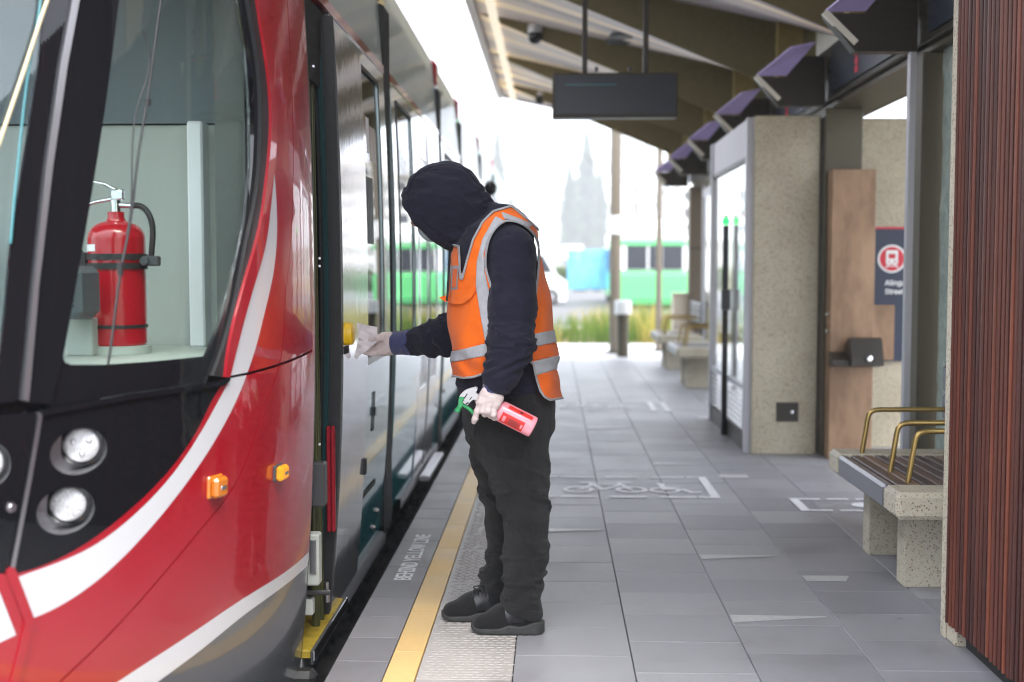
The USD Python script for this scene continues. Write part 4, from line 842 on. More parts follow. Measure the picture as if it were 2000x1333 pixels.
# batten wall in the foreground
bw = thing('batten_wall', 'dark red timber batten wall at the right edge of the picture', 'wall')
BX = 1.388; BY1 = 4.335
obj('core', box(BX + .055, BX + .30, 0.4, BY1 + .10, 0.0, 3.3), 'terrazzo', bw)
obj('end_trim', box(BX + .004, BX + .054, BY1 + .004, BY1 + .055, 0.0, 3.3, .003), 'terrazzo', bw)
obj('backing', box(BX + .034, BX + .0545, 0.42, BY1 + .001, 0.085, 3.3), 'matte_black', bw)
obj('plinth', box(BX + .045, BX + .0545, 0.42, BY1 - .10, 0.0, 0.083), 'matte_black', bw)  # black recessed strip painting in the shadow beneath the battens
obj('corner_block', box(BX + .01, BX + .0545, BY1 - .095, BY1 + .001, 0.0, 0.080, .004), 'terrazzo', bw)
k = 0; y = BY1
while y > 0.5:
    wd = RNG.uniform(0.019, 0.024)
    pts = [(BX + .033, y - wd), (BX + .033, y), (BX + .006, y), (BX + .001 + RNG.uniform(0, .003), y - .005), (BX + RNG.uniform(0, .003), y - wd * .5), (BX + .001, y - wd + .005), (BX + .006, y - wd)]
    obj('batten', prism_xy(pts, 0.065 + RNG.uniform(-.004, .004), 3.3), 'batten_wood', bw); y -= wd + RNG.uniform(0.0135, 0.0165)

# benches
bench = thing('bench', 'near slatted bench with terrazzo ends and three brass armrests', 'bench', 'platform benches', loc=(1.60, 5.24, 0))
def bxl(x0, x1, y0, y1, z0, z1, b=.006): return box(x0 - 1.60, x1 - 1.60, y0 - 5.24, y1 - 5.24, z0, z1, b)
SX0, SX1 = 1.305, 1.86
obj('seat_end', bxl(SX0, SX1, 4.66, 4.86, .355, .46, .018), 'terrazzo', bench)
obj('seat_end', bxl(SX0, SX1, 5.63, 5.82, .355, .46, .018), 'terrazzo', bench)
obj('front_rail', bxl(SX0 + .002, SX0 + .05, 4.862, 5.628, .36, .456, .012), 'sheet_steel', bench)
obj('under_frame', bxl(SX0 + .06, SX1 - .02, 4.862, 5.628, .375, .42, .004), 'matte_black', bench)
for k in range(9):
    x = SX0 + .058 + k * .055; obj('slat', bxl(x, x + .043, 4.863, 5.627, .422, .456, .004), 'bench_wood', bench)
for y in (5.035, 5.60): obj('leg', bxl(1.445, 1.78, y, y + .11, 0, .354, .004), 'terrazzo', bench)
for y in (5.67, 5.19, 4.93):
    P = np.array([(1.422, y, .44), (1.447, y, .615), (1.453, y, .638), (1.465, y, .652), (1.483, y, .659), (1.505, y, .661), (1.84, y, .664)]) - [1.60, 5.24, 0]
    obj('armrest', tube(P, 0.0115, 10), 'brass', bench, smooth=50)
for k in range(2): obj('back_board', bxl(1.83, 1.865, 4.68, 5.82, .60 + k * .135, .72 + k * .135, .01), 'sheet_steel', bench)
for y in (4.95, 5.55): obj('back_post', bxl(1.866, 1.90, y, y + .06, .36, .86, .004), 'dark_bronze', bench)
copy_of(bench.GetPrim(), (1.60, 13.5, 0), 0, 'far bench with terrazzo ends past the glass wind break', 'platform benches')
copy_of(bench.GetPrim(), (1.60, 15.9, 0), 0, 'farthest bench beside the beige cabinet', 'platform benches')
# ================================================================== the worker
def nets(f, lo, hi, h):
    """Naive surface nets of the zero level of f on a grid of step h."""
    lo, hi = np.array(lo, float), np.array(hi, float); n = np.ceil((hi - lo) / h).astype(int) + 1
    ax = [lo[k] + h * np.arange(n[k]) for k in range(3)]
    B8 = 6; nb = -(-n // B8); d = np.empty(nb * B8)                                # far blocks are settled by their centre alone
    bc = np.stack(np.meshgrid(*[lo[k] + h * (B8 * np.arange(nb[k]) + (B8 - 1) / 2) for k in range(3)], indexing='ij'), -1).reshape(-1, 3)
    dc = f(bc); far_ = np.abs(dc) > 1.9 * h * (B8 - 1) / 2 * 1.733; d = np.repeat(np.repeat(np.repeat(dc.reshape(nb), B8, 0), B8, 1), B8, 2)
    D = d.reshape(nb[0], B8, nb[1], B8, nb[2], B8).transpose(0, 2, 4, 1, 3, 5).reshape(-1, B8 ** 3).copy(); k3 = np.nonzero(~far_)[0]
    lc = (np.stack(np.meshgrid(*[np.arange(B8)] * 3, indexing='ij'), -1).reshape(-1, 3) - (B8 - 1) / 2) * h
    for c in np.array_split(k3, max(1, len(k3) // 2500)):
        D[c] = f((bc[c][:, None] + lc[None]).reshape(-1, 3)).reshape(len(c), -1)
    d = D.reshape(*nb, B8, B8, B8).transpose(0, 3, 1, 4, 2, 5).reshape(nb * B8)[:n[0], :n[1], :n[2]]
    neg = d < 0; sl = lambda o: tuple(slice(o[a], n[a] - 1 + o[a]) for a in range(3))
    offs = [(i, j, k) for i in (0, 1) for j in (0, 1) for k in (0, 1)]
    s_ = sum(neg[sl(o)].astype(np.int8) for o in offs); act = (s_ > 0) & (s_ < 8); cell = np.stack(np.nonzero(act), -1)
    dv = {o: d[tuple((cell + np.array(o)).T)] for o in offs}; acc = np.zeros((len(cell), 3)); cnt = np.zeros(len(cell))
    for o in offs:
        for a in range(3):
            if o[a] == 0:
                q = list(o); q[a] = 1; d0, d1 = dv[o], dv[tuple(q)]; cr = (d0 < 0) != (d1 < 0); t = np.where(cr, d0 / np.where(cr, d0 - d1, 1), 0)
                pos = np.repeat(np.array(o, float)[None], len(cell), 0); pos[:, a] = t; acc += pos * cr[:, None]; cnt += cr
    idx = -np.ones(n - 1, int); idx[act] = np.arange(len(cell)); V = lo + h * (cell + acc / cnt[:, None])
    F = []
    for a in range(3):
        b, c = (a + 1) % 3, (a + 2) % 3
        s0 = [slice(1, n[k] - 1) for k in range(3)]; s0[a] = slice(0, n[a] - 1); s1 = list(s0); s1[a] = slice(1, n[a])
        A, B_ = neg[tuple(s0)], neg[tuple(s1)]; w = np.stack(np.nonzero(A != B_), -1)
        if not len(w): continue
        flip = A[tuple(w.T)]; e = w.copy(); 
        for k in range(3):
            if k != a: e[:, k] += 1
        def at_(db, dc):
            q = e.copy(); q[:, b] -= db; q[:, c] -= dc; return idx[tuple(q.T)]
        q = np.stack([at_(1, 1), at_(0, 1), at_(0, 0), at_(1, 0)], -1); q[~flip] = q[~flip][:, ::-1]; F.append(q)
    Q = np.vstack(F); Q = Q[(Q >= 0).all(1)]
    return trimesh.Trimesh(V, np.vstack([Q[:, [0, 1, 2]], Q[:, [0, 2, 3]]]), process=False)
def relax(m, it=6):
    from scipy.sparse import coo_matrix, diags
    v, f = np.array(m.vertices), np.array(m.faces); e = np.vstack([f[:, [0, 1]], f[:, [1, 2]], f[:, [2, 0]]]); e = np.vstack([e, e[:, ::-1]])
    A = coo_matrix((np.ones(len(e)), (e[:, 0], e[:, 1])), shape=(len(v), len(v))).tocsr(); A.data[:] = 1; W = diags(1 / np.maximum(np.asarray(A.sum(1)).ravel(), 1)) @ A
    for i in range(it): v = v + (0.5 if i % 2 == 0 else -0.53) * (W @ v - v)
    return trimesh.Trimesh(v, f, process=False)
def push(m, amount):
    m = m.copy(); m.vertices = m.vertices + m.vertex_normals * np.asarray(amount)[:, None]; return m
def smin(a, b, k):
    h = np.clip(0.5 + 0.5 * (b - a) / k, 0, 1); return b + (a - b) * h - k * h * (1 - h)
def cone(p, a, b, ra, rb):
    a, b = np.asarray(a), np.asarray(b); ab = b - a; h = np.clip(((p - a) @ ab) / (ab @ ab), 0, 1)
    return np.linalg.norm(p - a - h[:, None] * ab, axis=1) - (ra + (rb - ra) * h)
def chain(p, pts, k=0.02):
    d = None
    for (a, ra), (b, rb) in zip(pts[:-1], pts[1:]):
        e = cone(p, a, b, ra, rb); d = e if d is None else smin(d, e, k)
    return d
def ellip(p, c, r, rot=None):
    q = p - np.asarray(c)
    if rot is not None: q = q @ rot
    r = np.asarray(r); k0 = np.linalg.norm(q / r, axis=1); k1 = np.linalg.norm(q / r ** 2, axis=1); return k0 * (k0 - 1) / (k1 + 1e-9)
YC = 4.49
def loft(rows, yc=YC):
    zz = np.array([at(c, v, yc)[2] for v, c, a, b in rows])[::-1]; cx = np.array([at(c, v, yc)[0] for v, c, a, b in rows])[::-1]
    aw = np.array([a / FPX * yc for v, c, a, b in rows])[::-1]; bw = np.array([b for *_, b in rows])[::-1]
    from scipy.interpolate import PchipInterpolator
    fc_, fa, fb = PchipInterpolator(zz, cx), PchipInterpolator(zz, aw), PchipInterpolator(zz, bw)
    def f(p):
        z = np.clip(p[:, 2], zz[0], zz[-1]); a, b = fa(z), fb(z); q = np.stack([(p[:, 0] - fc_(z)) / a, (p[:, 1] - yc) / b], -1)
        k = (np.abs(q[:, 0]) ** 2.2 + np.abs(q[:, 1]) ** 2.2) ** (1 / 2.2)
        return np.maximum((k - 1) * np.minimum(a, b), np.maximum(p[:, 2] - zz[-1], zz[0] - p[:, 2]))
    return f
def J(u, v, y, r): return (at(u, v, y), r)
def folds(p, freq, seed, aniso=(1, 1, 1), tilt=0.0):
    q = p * np.array(aniso) * freq; c, s = math.cos(tilt), math.sin(tilt); q = np.stack([q[:, 0] * c - q[:, 2] * s, q[:, 1], q[:, 0] * s + q[:, 2] * c], -1)
    n = meshkit.fbm(q + seed); n = np.asarray(n, float); n = (n - n.mean()) / (n.std() + 1e-9); return n
def ridge(n): return 1.6 * np.clip(1 - np.abs(n) * .75, 0, 1) ** 2.2 - .4
def band(x, c, w): return np.exp(-((x - c) / w) ** 2)
zv = lambda v, y=YC: at(980, v, y)[2]

def fabric(name, c1, c2, sc, rough=0.85, sheen=0.3, bump_s=0.4, fine=900.0):
    MATS[name] = usdkit.material(stage, '/World/Looks/' + name, {
        'g': ('geometry', {}), 'n': ('noise_texture', {'scale': sc, 'detail': 6.0, 'roughness': 0.7}), 'r': ('rgb_ramp', {'ramp': [(0.3, c1), (0.7, c2)]}),
        'nf': ('noise_texture', {'scale': fine, 'detail': 2.0}), 'nm': ('noise_texture', {'scale': 26.0, 'detail': 4.0, 'distortion': 0.6}), 'ad': ('math', {'math_type': 'multiply_add', 'value2': 2.2}),
        'b': ('bump', {'strength': bump_s, 'distance': 0.003}), 'p': ('principled_bsdf', {'roughness': rough, 'sheen_weight': sheen, 'sheen_roughness': 0.5, 'specular_ior_level': 0.25})},
        [('g.position', 'n.vector'), ('g.position', 'nf.vector'), ('g.position', 'nm.vector'), ('n.fac', 'r.fac'), ('r.color', 'p.base_color'), ('nm.fac', 'ad.value1'), ('nf.fac', 'ad.value3'), ('ad.value', 'b.height'), ('b.normal', 'p.normal')], surface='p.BSDF')
fabric('navy_fleece', (0.0075, 0.0075, 0.018), (0.0125, 0.0125, 0.027), 20, sheen=0.06)
fabric('black_twill', (0.0055, 0.0055, 0.006), (0.0145, 0.0145, 0.015), 9, 0.62, sheen=0.08, bump_s=0.9)
fabric('orange_cloth', (0.80, 0.135, 0.006), (0.88, 0.165, 0.009), 14, 0.7, 0.1, 0.35)
fabric('orange_mesh', (0.72, 0.10, 0.006), (0.88, 0.17, 0.012), 240, 0.7, 0.1, 0.8, 500.0)
fabric('reflective_tape', (0.36, 0.37, 0.39), (0.46, 0.47, 0.49), 30, 0.38, 0.0, 0.45, 1200.0)
fabric('grey_binding', (0.29, 0.29, 0.30), (0.36, 0.36, 0.37), 60, 0.7, 0.1)
fabric('blue_knit', (0.018, 0.022, 0.085), (0.06, 0.07, 0.17), 160, 0.85, 0.3, 0.9, 420.0)
fabric('latex', (0.56, 0.46, 0.44), (0.60, 0.51, 0.485), 45, 0.5, 0.0, 0.10, 160.0)
fabric('tissue', (0.64, 0.59, 0.60), (0.72, 0.68, 0.68), 30, 0.9, 0.0, 0.4)
fabric('mask_blue', (0.42, 0.55, 0.60), (0.5, 0.62, 0.66), 30, 0.8, 0.0)
fabric('shoe_mesh', (0.006, 0.006, 0.007), (0.012, 0.012, 0.013), 300, 0.85, 0.1, 0.8, 700.0)
mat('shoe_leather', (0.016, 0.016, 0.018), 0.35, bump=(120, 0.3, 0.003)); mat('shoe_sole', (0.026, 0.026, 0.025), 0.7, var=(50, (0.042, 0.042, 0.040), .4, .7), bump=(150, .2, .002)); mat('lace', (0.01, 0.01, 0.01), 0.7)
mat('skin', (0.45, 0.27, 0.2), 0.5)
person = thing('person', 'worker in navy hoodie, orange reflective vest and gloves wiping the tram door button', 'person')

# --- shapes
torso = loft([(402, 978, 24, .09), (425, 985, 46, .15), (450, 973, 70, .19), (490, 967, 77, .205), (560, 974, 90, .22), (640, 979, 96, .22), (700, 985, 95, .215), (735, 984, 93, .21), (752, 983, 93, .21), (768, 984, 84, .20)])
arm_l = [J(1001, 490, 4.31, .083), J(1001, 600, 4.27, .081), J(997, 676, 4.24, .082), J(978, 733, 4.215, .058), J(967, 757, 4.205, .044)]
arm_r = [J(975, 500, 4.68, .085), J(930, 645, 4.72, .080), J(882, 655, 4.76, .080), J(850, 661, 4.80, .068), J(806, 669, 4.85, .050)]
hm, hd = (at(785, 385, YC) + at(880, 490, YC)) / 2, at(880, 490, YC) - at(785, 385, YC); hl = np.linalg.norm(hd); hd /= hl
hn = np.cross([0, 1, 0], hd); hn *= np.sign(hn @ np.array([-1, 0, -.9])); hn /= np.linalg.norm(hn)
def hood_solid(p):
    d = ellip(p, at(866, 399, YC), (.152, .122, .157))
    d = smin(d, cone(p, at(880, 400, YC), at(960, 446, YC), .112, .076), .05)
    d = smin(d, cone(p, at(845, 415, YC), at(882, 462, YC), .095, .036), .04)
    return smin(d, cone(p, at(890, 440, YC), at(955, 470, YC), .075, .09), .03)
def hood_out(p):
    s = (p - hm) @ hd; return (p - hm) @ hn - 0.028 * (1 - (s / .145) ** 2) 
def hood(p):
    d = hood_solid(p); o = hood_out(p)
    d = np.minimum(d, np.maximum(np.abs(o + .016) - .013, d - .006))
    cav = np.maximum(hood_solid(p) + .016, -o - .13)
    return np.maximum(np.maximum(d, o), -cav)
def hoodie_f(p):
    d = smin(torso(p), chain(p, arm_l, .03), .022); d = smin(d, chain(p, arm_r, .03), .022); return smin(d, hood(p), .018)
# inside-out: no arm-pit web where the near sleeve hangs over the vest
m = nets(hoodie_f, [at(765, 300, 4.9)[0], 4.06, zv(785)], [at(1110, 300, 4.5)[0], 4.95, zv(295)], 0.0055)
m = relax(m, 4); p = m.vertices; z = p[:, 2]
S_, E_, W_1 = arm_l[0][0], arm_l[2][0], arm_l[4][0]
dl = chain(p, arm_l); dr = chain(p, arm_r); on_l, on_r = np.exp(-np.clip(dl, 0, 1) * 60), np.exp(-np.clip(dr, 0, 1) * 60)
f1, f2 = folds(p, 9, 3.1, (1, 1, 2.2), .35), folds(p, 15, 9.7, (.7, .7, 2.2), -.3)
w = 0.0022 * f1 * .6
elb = on_l * (band(z, zv(668, 4.25), .075)); w = w + elb * (0.008 * ridge(f2) - .003)
cuf = on_l * band(z, zv(715, 4.22), .035); w = w + cuf * 0.007 * np.sin((z - p[:, 0] * .5) * 190)
w = w + on_l * band(z, zv(560, 4.27), .10) * 0.0022 * ridge(folds(p, 12, 5.5, (1, 1, .8), .7))
w = w + on_r * (0.006 * np.sin((p[:, 0] * .9 + z * .35) * 120 + f1) * band(p[:, 0], at(860, 660, 4.8)[0], .07) + .003 * ridge(f2))
hs = np.exp(-np.clip(np.abs(hood_solid(p)), 0, 1) * 80) * (z > zv(470))
sl = np.abs(p[:, 1] - YC); w = w - hs * 0.0045 * band(sl, .060, .0035) + hs * .002 * f1
o = hood_out(p); w = w - hs * 0.004 * band(o, -.032, .003)
w = w + 0.006 * np.sin((z * 1.0 + p[:, 0] * .25) * 150) * band(z, zv(752), .012)
w = w + hs * 0.009 * ridge(folds(p, 7, 2.2, (1.0, .6, 1.9), .75)) * band((p - at(930, 430, YC)) @ np.array([.75, 0, -.66]), 0.0, .075)
m = push(m, w); obj('hoodie', relax(m, 2), 'navy_fleece', person, smooth=True)
# seams of the hood and sleeve as stitched cords
def on_surface(f, pts, lift=.001, it=14):
    q = np.array(pts, float); e = 1e-3
    for _ in range(it):
        d = f(q); g_ = np.stack([f(q + e * np.eye(3)[k]) - f(q - e * np.eye(3)[k]) for k in range(3)], -1) / (2 * e); g_ /= np.linalg.norm(g_, axis=1, keepdims=True) + 1e-9; q = q - g_ * (d - lift)[:, None]
    return q
def march(f, px, y0=3.9, y1=4.8, lift=.001):
    out = []
    for u, v in px:
        d = ray(u, v); d = d / d[1]; ys = np.linspace(y0, y1, 360); q = EYE + d * ys[:, None]; k = np.argmax(f(q) < lift); out.append(q[k])
    return np.array(out)
seam = spl([(797, 392), (800, 366), (820, 341), (856, 331), (885, 341), (912, 361), (935, 392), (962, 408)], 5)
obj('hood_seam', tube(march(hoodie_f, seam, lift=-.0005), .0016, 6), 'navy_fleece', person, smooth=True)
seam = spl([(955, 500), (963, 478), (985, 458), (1008, 462), (1030, 478), (1046, 500)], 5)
obj('sleeve_seam', tube(march(hoodie_f, seam, lift=-.0008), .0018, 6), 'navy_fleece', person, smooth=True)
obj('draw_cord', tube(smooth_path([at(879, 486, YC - .02), at(877, 520, YC - .10), at(875, 560, YC - .14), at(873, 588, YC - .15)]), .0042, 8), 'lace', person, smooth=True)
# --- the body under the clothes
def head_f(p):
    d = ellip(p, at(868, 402, YC), (.098, .076, .115)); 
    d = smin(d, cone(p, at(838, 432, YC), at(846, 452, YC), .042, .034), .03)      # jaw
    nose = cone(p, at(815, 424, YC), at(809, 436, YC), .012, .015); d = smin(d, nose, .015)
    for s in (-1, 1):
        d = np.minimum(d, ellip(p, at(872, 410, YC) + [0, s * .078, 0], (.022, .010, .032))); d = np.maximum(d, -ellip(p, at(817, 414, YC) + [0, s * .032, 0], (.014, .014, .009)))
    d = smin(d, cone(p, at(895, 430, YC), at(960, 470, YC), .058, .065), .03)
    return d
def body_f(p):
    d = head_f(p); d = smin(d, torso(p) + .035, .03)
    for c in (arm_l, arm_r): d = smin(d, chain(p, [(a, r * .62) for a, r in c]), .02)
    for c in (leg_n, leg_f): d = smin(d, chain(p, [(a, r * .62) for a, r in c]), .03)
    return d
leg_n = [J(1010, 810, 4.41, .112), J(1008, 890, 4.40, .110), J(1016, 950, 4.39, .098), J(1024, 1010, 4.39, .083), J(1026, 1090, 4.385, .077), J(1019, 1195, 4.375, .0715)]
leg_f = [J(972, 810, 4.57, .112), J(976, 890, 4.57, .104), J(984, 960, 4.56, .086), J(990, 1020, 4.555, .075), J(992, 1080, 4.55, .070), J(975, 1135, 4.545, .066), J(973, 1175, 4.54, .064)]
m = nets(body_f, [at(780, 300, 4.9)[0] - .02, 4.08, .08], [at(1110, 700, 4.3)[0], 4.98, zv(300)], 0.011)
obj('body', relax(m, 5), 'skin', person, smooth=True)
def mask_f(p):
    d = ellip(p, at(845, 441, YC), (.056, .062, .060)); return np.maximum(d, (p - at(852, 436, YC)) @ (-hn) - .03)
obj('face_mask', relax(nets(mask_f, at(845, 441, YC) - .09, at(845, 441, YC) + .09, .004), 3), 'mask_blue', person, smooth=True)

# --- vest
vest_l = loft([(408, 988, 30, .115), (425, 987, 50, .163), (450, 974, 76, .203), (490, 968, 83, .222), (560, 975, 95, .236), (640, 980, 101, .238), (700, 986, 101, .236), (745, 990, 103, .236), (790, 994, 106, .232)])
def fold_vest(p):
    return 0.0055 * np.sin(p[:, 2] * 60 + p[:, 0] * 25 + 1.5 * np.sin(p[:, 0] * 40)) * band(p[:, 2], zv(715), .06) + .0030 * np.sin(p[:, 0] * 70 - p[:, 2] * 22) + .0032 * np.sin(p[:, 0] * 42 + p[:, 2] * 36 + 2 * np.sin(p[:, 2] * 14)) * np.sin(p[:, 2] * 17 + .6)
def vest_d(p): return smin(vest_l(p), torso(p) - .012, .01) + fold_vest(p) * .8
_SD = {}
def poly_sd(pts, p):
    """Signed distance, negative inside, of the points' lines of sight to an outline drawn on the side view."""
    key = repr(pts[:6]) + str(len(pts)); u0, v0, st_ = 840.0, 380.0, 1.5; nu, nv = 200, 300
    if key not in _SD:
        g_ = np.stack(np.meshgrid(u0 + st_ * np.arange(nu), v0 + st_ * np.arange(nv), indexing='ij'), -1).reshape(-1, 2); pg = sg.Polygon(np.array(pts)).buffer(0)
        gp = shapely.points(g_); dd = shapely.distance(gp, pg.boundary); ins = shapely.contains(pg, gp); _SD[key] = np.where(ins, -dd, dd).reshape(nu, nv)
    T = _SD[key]; q = project(p); x = np.clip((q[:, 0] - u0) / st_, 0, nu - 1.001); y = np.clip((q[:, 1] - v0) / st_, 0, nv - 1.001); i, j = x.astype(int), y.astype(int); fx, fy = x - i, y - j
    return ((T[i, j] * (1 - fx) + T[i + 1, j] * fx) * (1 - fy) + (T[i, j + 1] * (1 - fx) + T[i + 1, j + 1] * fx) * fy) * (4.35 / FPX)
cover = [(962, 411), (941, 432), (922, 467), (909, 511), (901, 543), (898, 480), (860, 470), (860, 745), (886, 737), (905, 741), (925, 739), (955, 729), (1000, 722), (1030, 706), (1040, 712), (1046, 741), (1053, 764), (1062, 777), (1074, 784), (1098, 780), (1120, 778), (1120, 480), (1062, 455), (1030, 425), (1000, 400)]
armhole = spl([(988, 434), (966, 452), (952, 490), (952, 528), (962, 562), (974, 640), (1000, 690), (1030, 640), (1046, 560), (1051, 500), (1047, 470), (1028, 446), (1006, 435), (988, 434)], 4)[:-1]
def vest_mask(p): return np.maximum(poly_sd(cover, p), -poly_sd(armhole, p))
lo_, hi_ = [at(865, 400, 4.3)[0] - .02, 4.20, zv(800)], [at(1112, 700, 4.5)[0] + .02, 4.78, zv(398)]
def rounded(f, it=3, h=0.0045): return relax(nets(f, lo_, hi_, h), it)
vm = lambda p: smin(0 * p[:, 0] + -1, 0 * p[:, 0] - 1, .01)
vest = obj('vest', rounded(lambda p: -smin(-vest_d(p), -vest_mask(p), .006)), 'orange_cloth', person, smooth=60, label='orange high visibility vest with silver tape')
mesh_zones = [[(1030, 681), (1090, 669), (1092, 696), (1030, 707)], [(1030, 735), (1095, 722), (1125, 722), (1125, 800), (1030, 800)], [(860, 713), (957, 695), (957, 735), (925, 745), (880, 750)]]
obj('vest_mesh', rounded(lambda p: np.maximum(np.maximum(vest_d(p) - .0022, vest_mask(p) + .002), np.minimum(np.minimum(poly_sd(mesh_zones[0], p), poly_sd(mesh_zones[1], p)), poly_sd(mesh_zones[2], p) )), 2), 'orange_mesh', vest, smooth=60)
tapes = [[(968, 422), (942, 467), (931, 511), (929, 559), (937, 611), (948, 672), (968, 672), (960, 611), (957, 576), (947, 532), (945, 495), (956, 460), (986, 432)],
         [(860, 689), (887, 686), (955, 669.5), (985, 662), (985, 687), (957, 694), (889, 707), (860, 711)],
         [(1015, 658), (1035, 654), (1078, 645.5), (1100, 641), (1100, 666), (1080, 670), (1035, 681), (1015, 686)],
         [(1015, 712), (1037, 707), (1083, 696), (1110, 690), (1110, 716), (1087, 722), (1046, 734), (1015, 742)],
         [(978, 413), (1010, 425), (1040, 438), (1034, 446), (1004, 433), (984, 428)]]
for t_ in tapes:
    obj('reflective_tape', rounded(lambda p: np.maximum(np.maximum(vest_d(p) - .0042, vest_mask(p) + .001), poly_sd(t_, p)), 2), 'reflective_tape', vest, smooth=60)
obj('vest_binding', rounded(lambda p: np.maximum(np.abs(vest_mask(p) + .004) - .0042, np.abs(vest_d(p) + .001) - .0062), 2, .0038), 'grey_binding', vest, smooth=60)
# chest pocket with its flap, card window
def sheet(px, y, th, m_, name, parent, bulge=0.0, lift=.004, smooth=40):
    """A piece of cloth lying on the vest: outline on the side view, laid on the vest's surface."""
    cs = CrossSection([orient(np.array(px, float) * [1, -1])]).extrude(1.0).refine_to_length(4.0).to_mesh(); v = cs.vert_properties[:, :3]
    base = march(lambda p: vest_d(p) - lift, np.c_[v[:, 0], -v[:, 1]], 4.0, 4.55, 0)
    d = np.array([ray(a, -b) for a, b in v[:, :2]]); d /= np.linalg.norm(d, axis=1, keepdims=True)
    q = base - d * (th * v[:, 2:3]) + d * 0.0; return obj(name, trimesh.Trimesh(q, cs.tri_verts, process=False), m_, parent, smooth=smooth)
flap = sheet([(876, 592), (882, 567), (890, 566), (929, 567), (920, 583), (904, 594), (890, 595)], 4.3, .006, 'orange_cloth', 'pocket_flap', vest)
tipm = prism([at(880, 590, 4.40)[[0, 2]], at(884, 577, 4.40)[[0, 2]], at(872, 577, 4.40)[[0, 2]], at(857, 581, 4.40)[[0, 2]], at(868, 589, 4.40)[[0, 2]]], 4.395, 4.402); obj('pocket_flap', tipm, 'orange_cloth', vest)
sheet([(881, 520), (896, 519), (893, 567), (880, 569)], 4.3, .003, 'grey_binding', 'card_window', vest, lift=.002)
sheet([(884, 526), (893, 525), (890.5, 561), (883, 563)], 4.3, .003, 'orange_mesh', 'card_window', vest, lift=.004)
obj('pocket_seam', tube(march(lambda p: vest_d(p), spl([(929, 568), (938, 610), (948, 668)], 5), 4.0, 4.6, .001), .002, 6), 'orange_mesh', vest, smooth=True)
obj('pocket_seam', tube(march(lambda p: vest_d(p), spl([(884, 684), (905, 682), (947, 669)], 5), 4.0, 4.6, .001), .002, 6), 'orange_mesh', vest, smooth=True)

# --- trousers
pelvis = loft([(748, 985, 86, .19), (790, 994, 90, .20), (830, 994, 88, .20), (870, 996, 74, .17), (915, 998, 46, .11)])
def plane_z(a, b, y):                                                 # height of a slanted hem at x
    A, Bb = at(*a, y), at(*b, y); k = (Bb[2] - A[2]) / (Bb[0] - A[0]); return lambda p: A[2] + k * (p[:, 0] - A[0])
hem_n, hem_f = plane_z((977, 1186), (1058, 1213), 4.37), plane_z((938, 1160), (985, 1182), 4.54)
def trousers_f(p):
    n_ = np.maximum(chain(p, leg_n, .03), hem_n(p) - p[:, 2]); f_ = np.maximum(chain(p, leg_f, .03), hem_f(p) - p[:, 2])
    d = smin(n_, pelvis(p), .03); return smin(d, smin(f_, pelvis(p), .03), .012)
m = relax(nets(trousers_f, [at(895, 900, 4.6)[0] - .03, 4.22, .03], [at(1095, 800, 4.4)[0] + .02, 4.75, zv(745)], 0.0055), 4)
p = m.vertices; z = p[:, 2]; below = lambda v, y=4.4: zv(v, y)
nleg = (p[:, 1] < 4.47).astype(float)
fA, fB, fC = folds(p, 6, 1.7, (1, 1, 1.4), .55), folds(p, 7, 4.2, (.8, .7, 1.6), .85), folds(p, 8, 8.8, (.7, .6, 1.7), -.6)
w = .0025 * fA * np.clip((below(780) - z) * 6, 0, 1)
w += .0085 * ridge(fB) * band(z, below(985), .15)
w += .0085 * ridge(fC) * band(z, below(1120), .10)
w += .0050 * np.sin((z - p[:, 0] * .35) * 95 + fA * 1.2) * band(z, below(1150), .05)
w += .0045 * ridge(folds(p, 7, 6.1, (1, .8, 1.2), -.8)) * band(z, below(860), .09)
w += .004 * band(z - hem_n(p), .012, .02) * nleg
w *= np.clip(np.minimum(z - hem_n(p), 1) * 60 + .4, 0, 1) * nleg + (1 - nleg)
m = push(m, w); obj('trousers', m, 'black_twill', person, smooth=True)
ps = march(trousers_f, spl([(1040, 790), (1036, 850), (1032, 930), (1040, 1010), (1042, 1090), (1036, 1180)], 6), 4.0, 4.7, .003)
obj('trouser_seam', tube(ps, .0016, 6), 'black_twill', person, smooth=True)
obj('trouser_seam', tube(march(trousers_f, spl([(1028, 772), (1031, 792), (1038, 812)], 5), 4.0, 4.7, .002), .0018, 6), 'black_twill', person, smooth=True)
obj('hem_cuff', relax(nets(lambda p: np.maximum(np.maximum(chain(p, [(a, r + .0035) for a, r in leg_n], .03), hem_n(p) - p[:, 2]), p[:, 2] - hem_n(p) - .042), [at(960, 1150, 4.4)[0], 4.26, .04], [at(1075, 1150, 4.3)[0], 4.48, .26], .004), 2), 'black_twill', person, smooth=True)

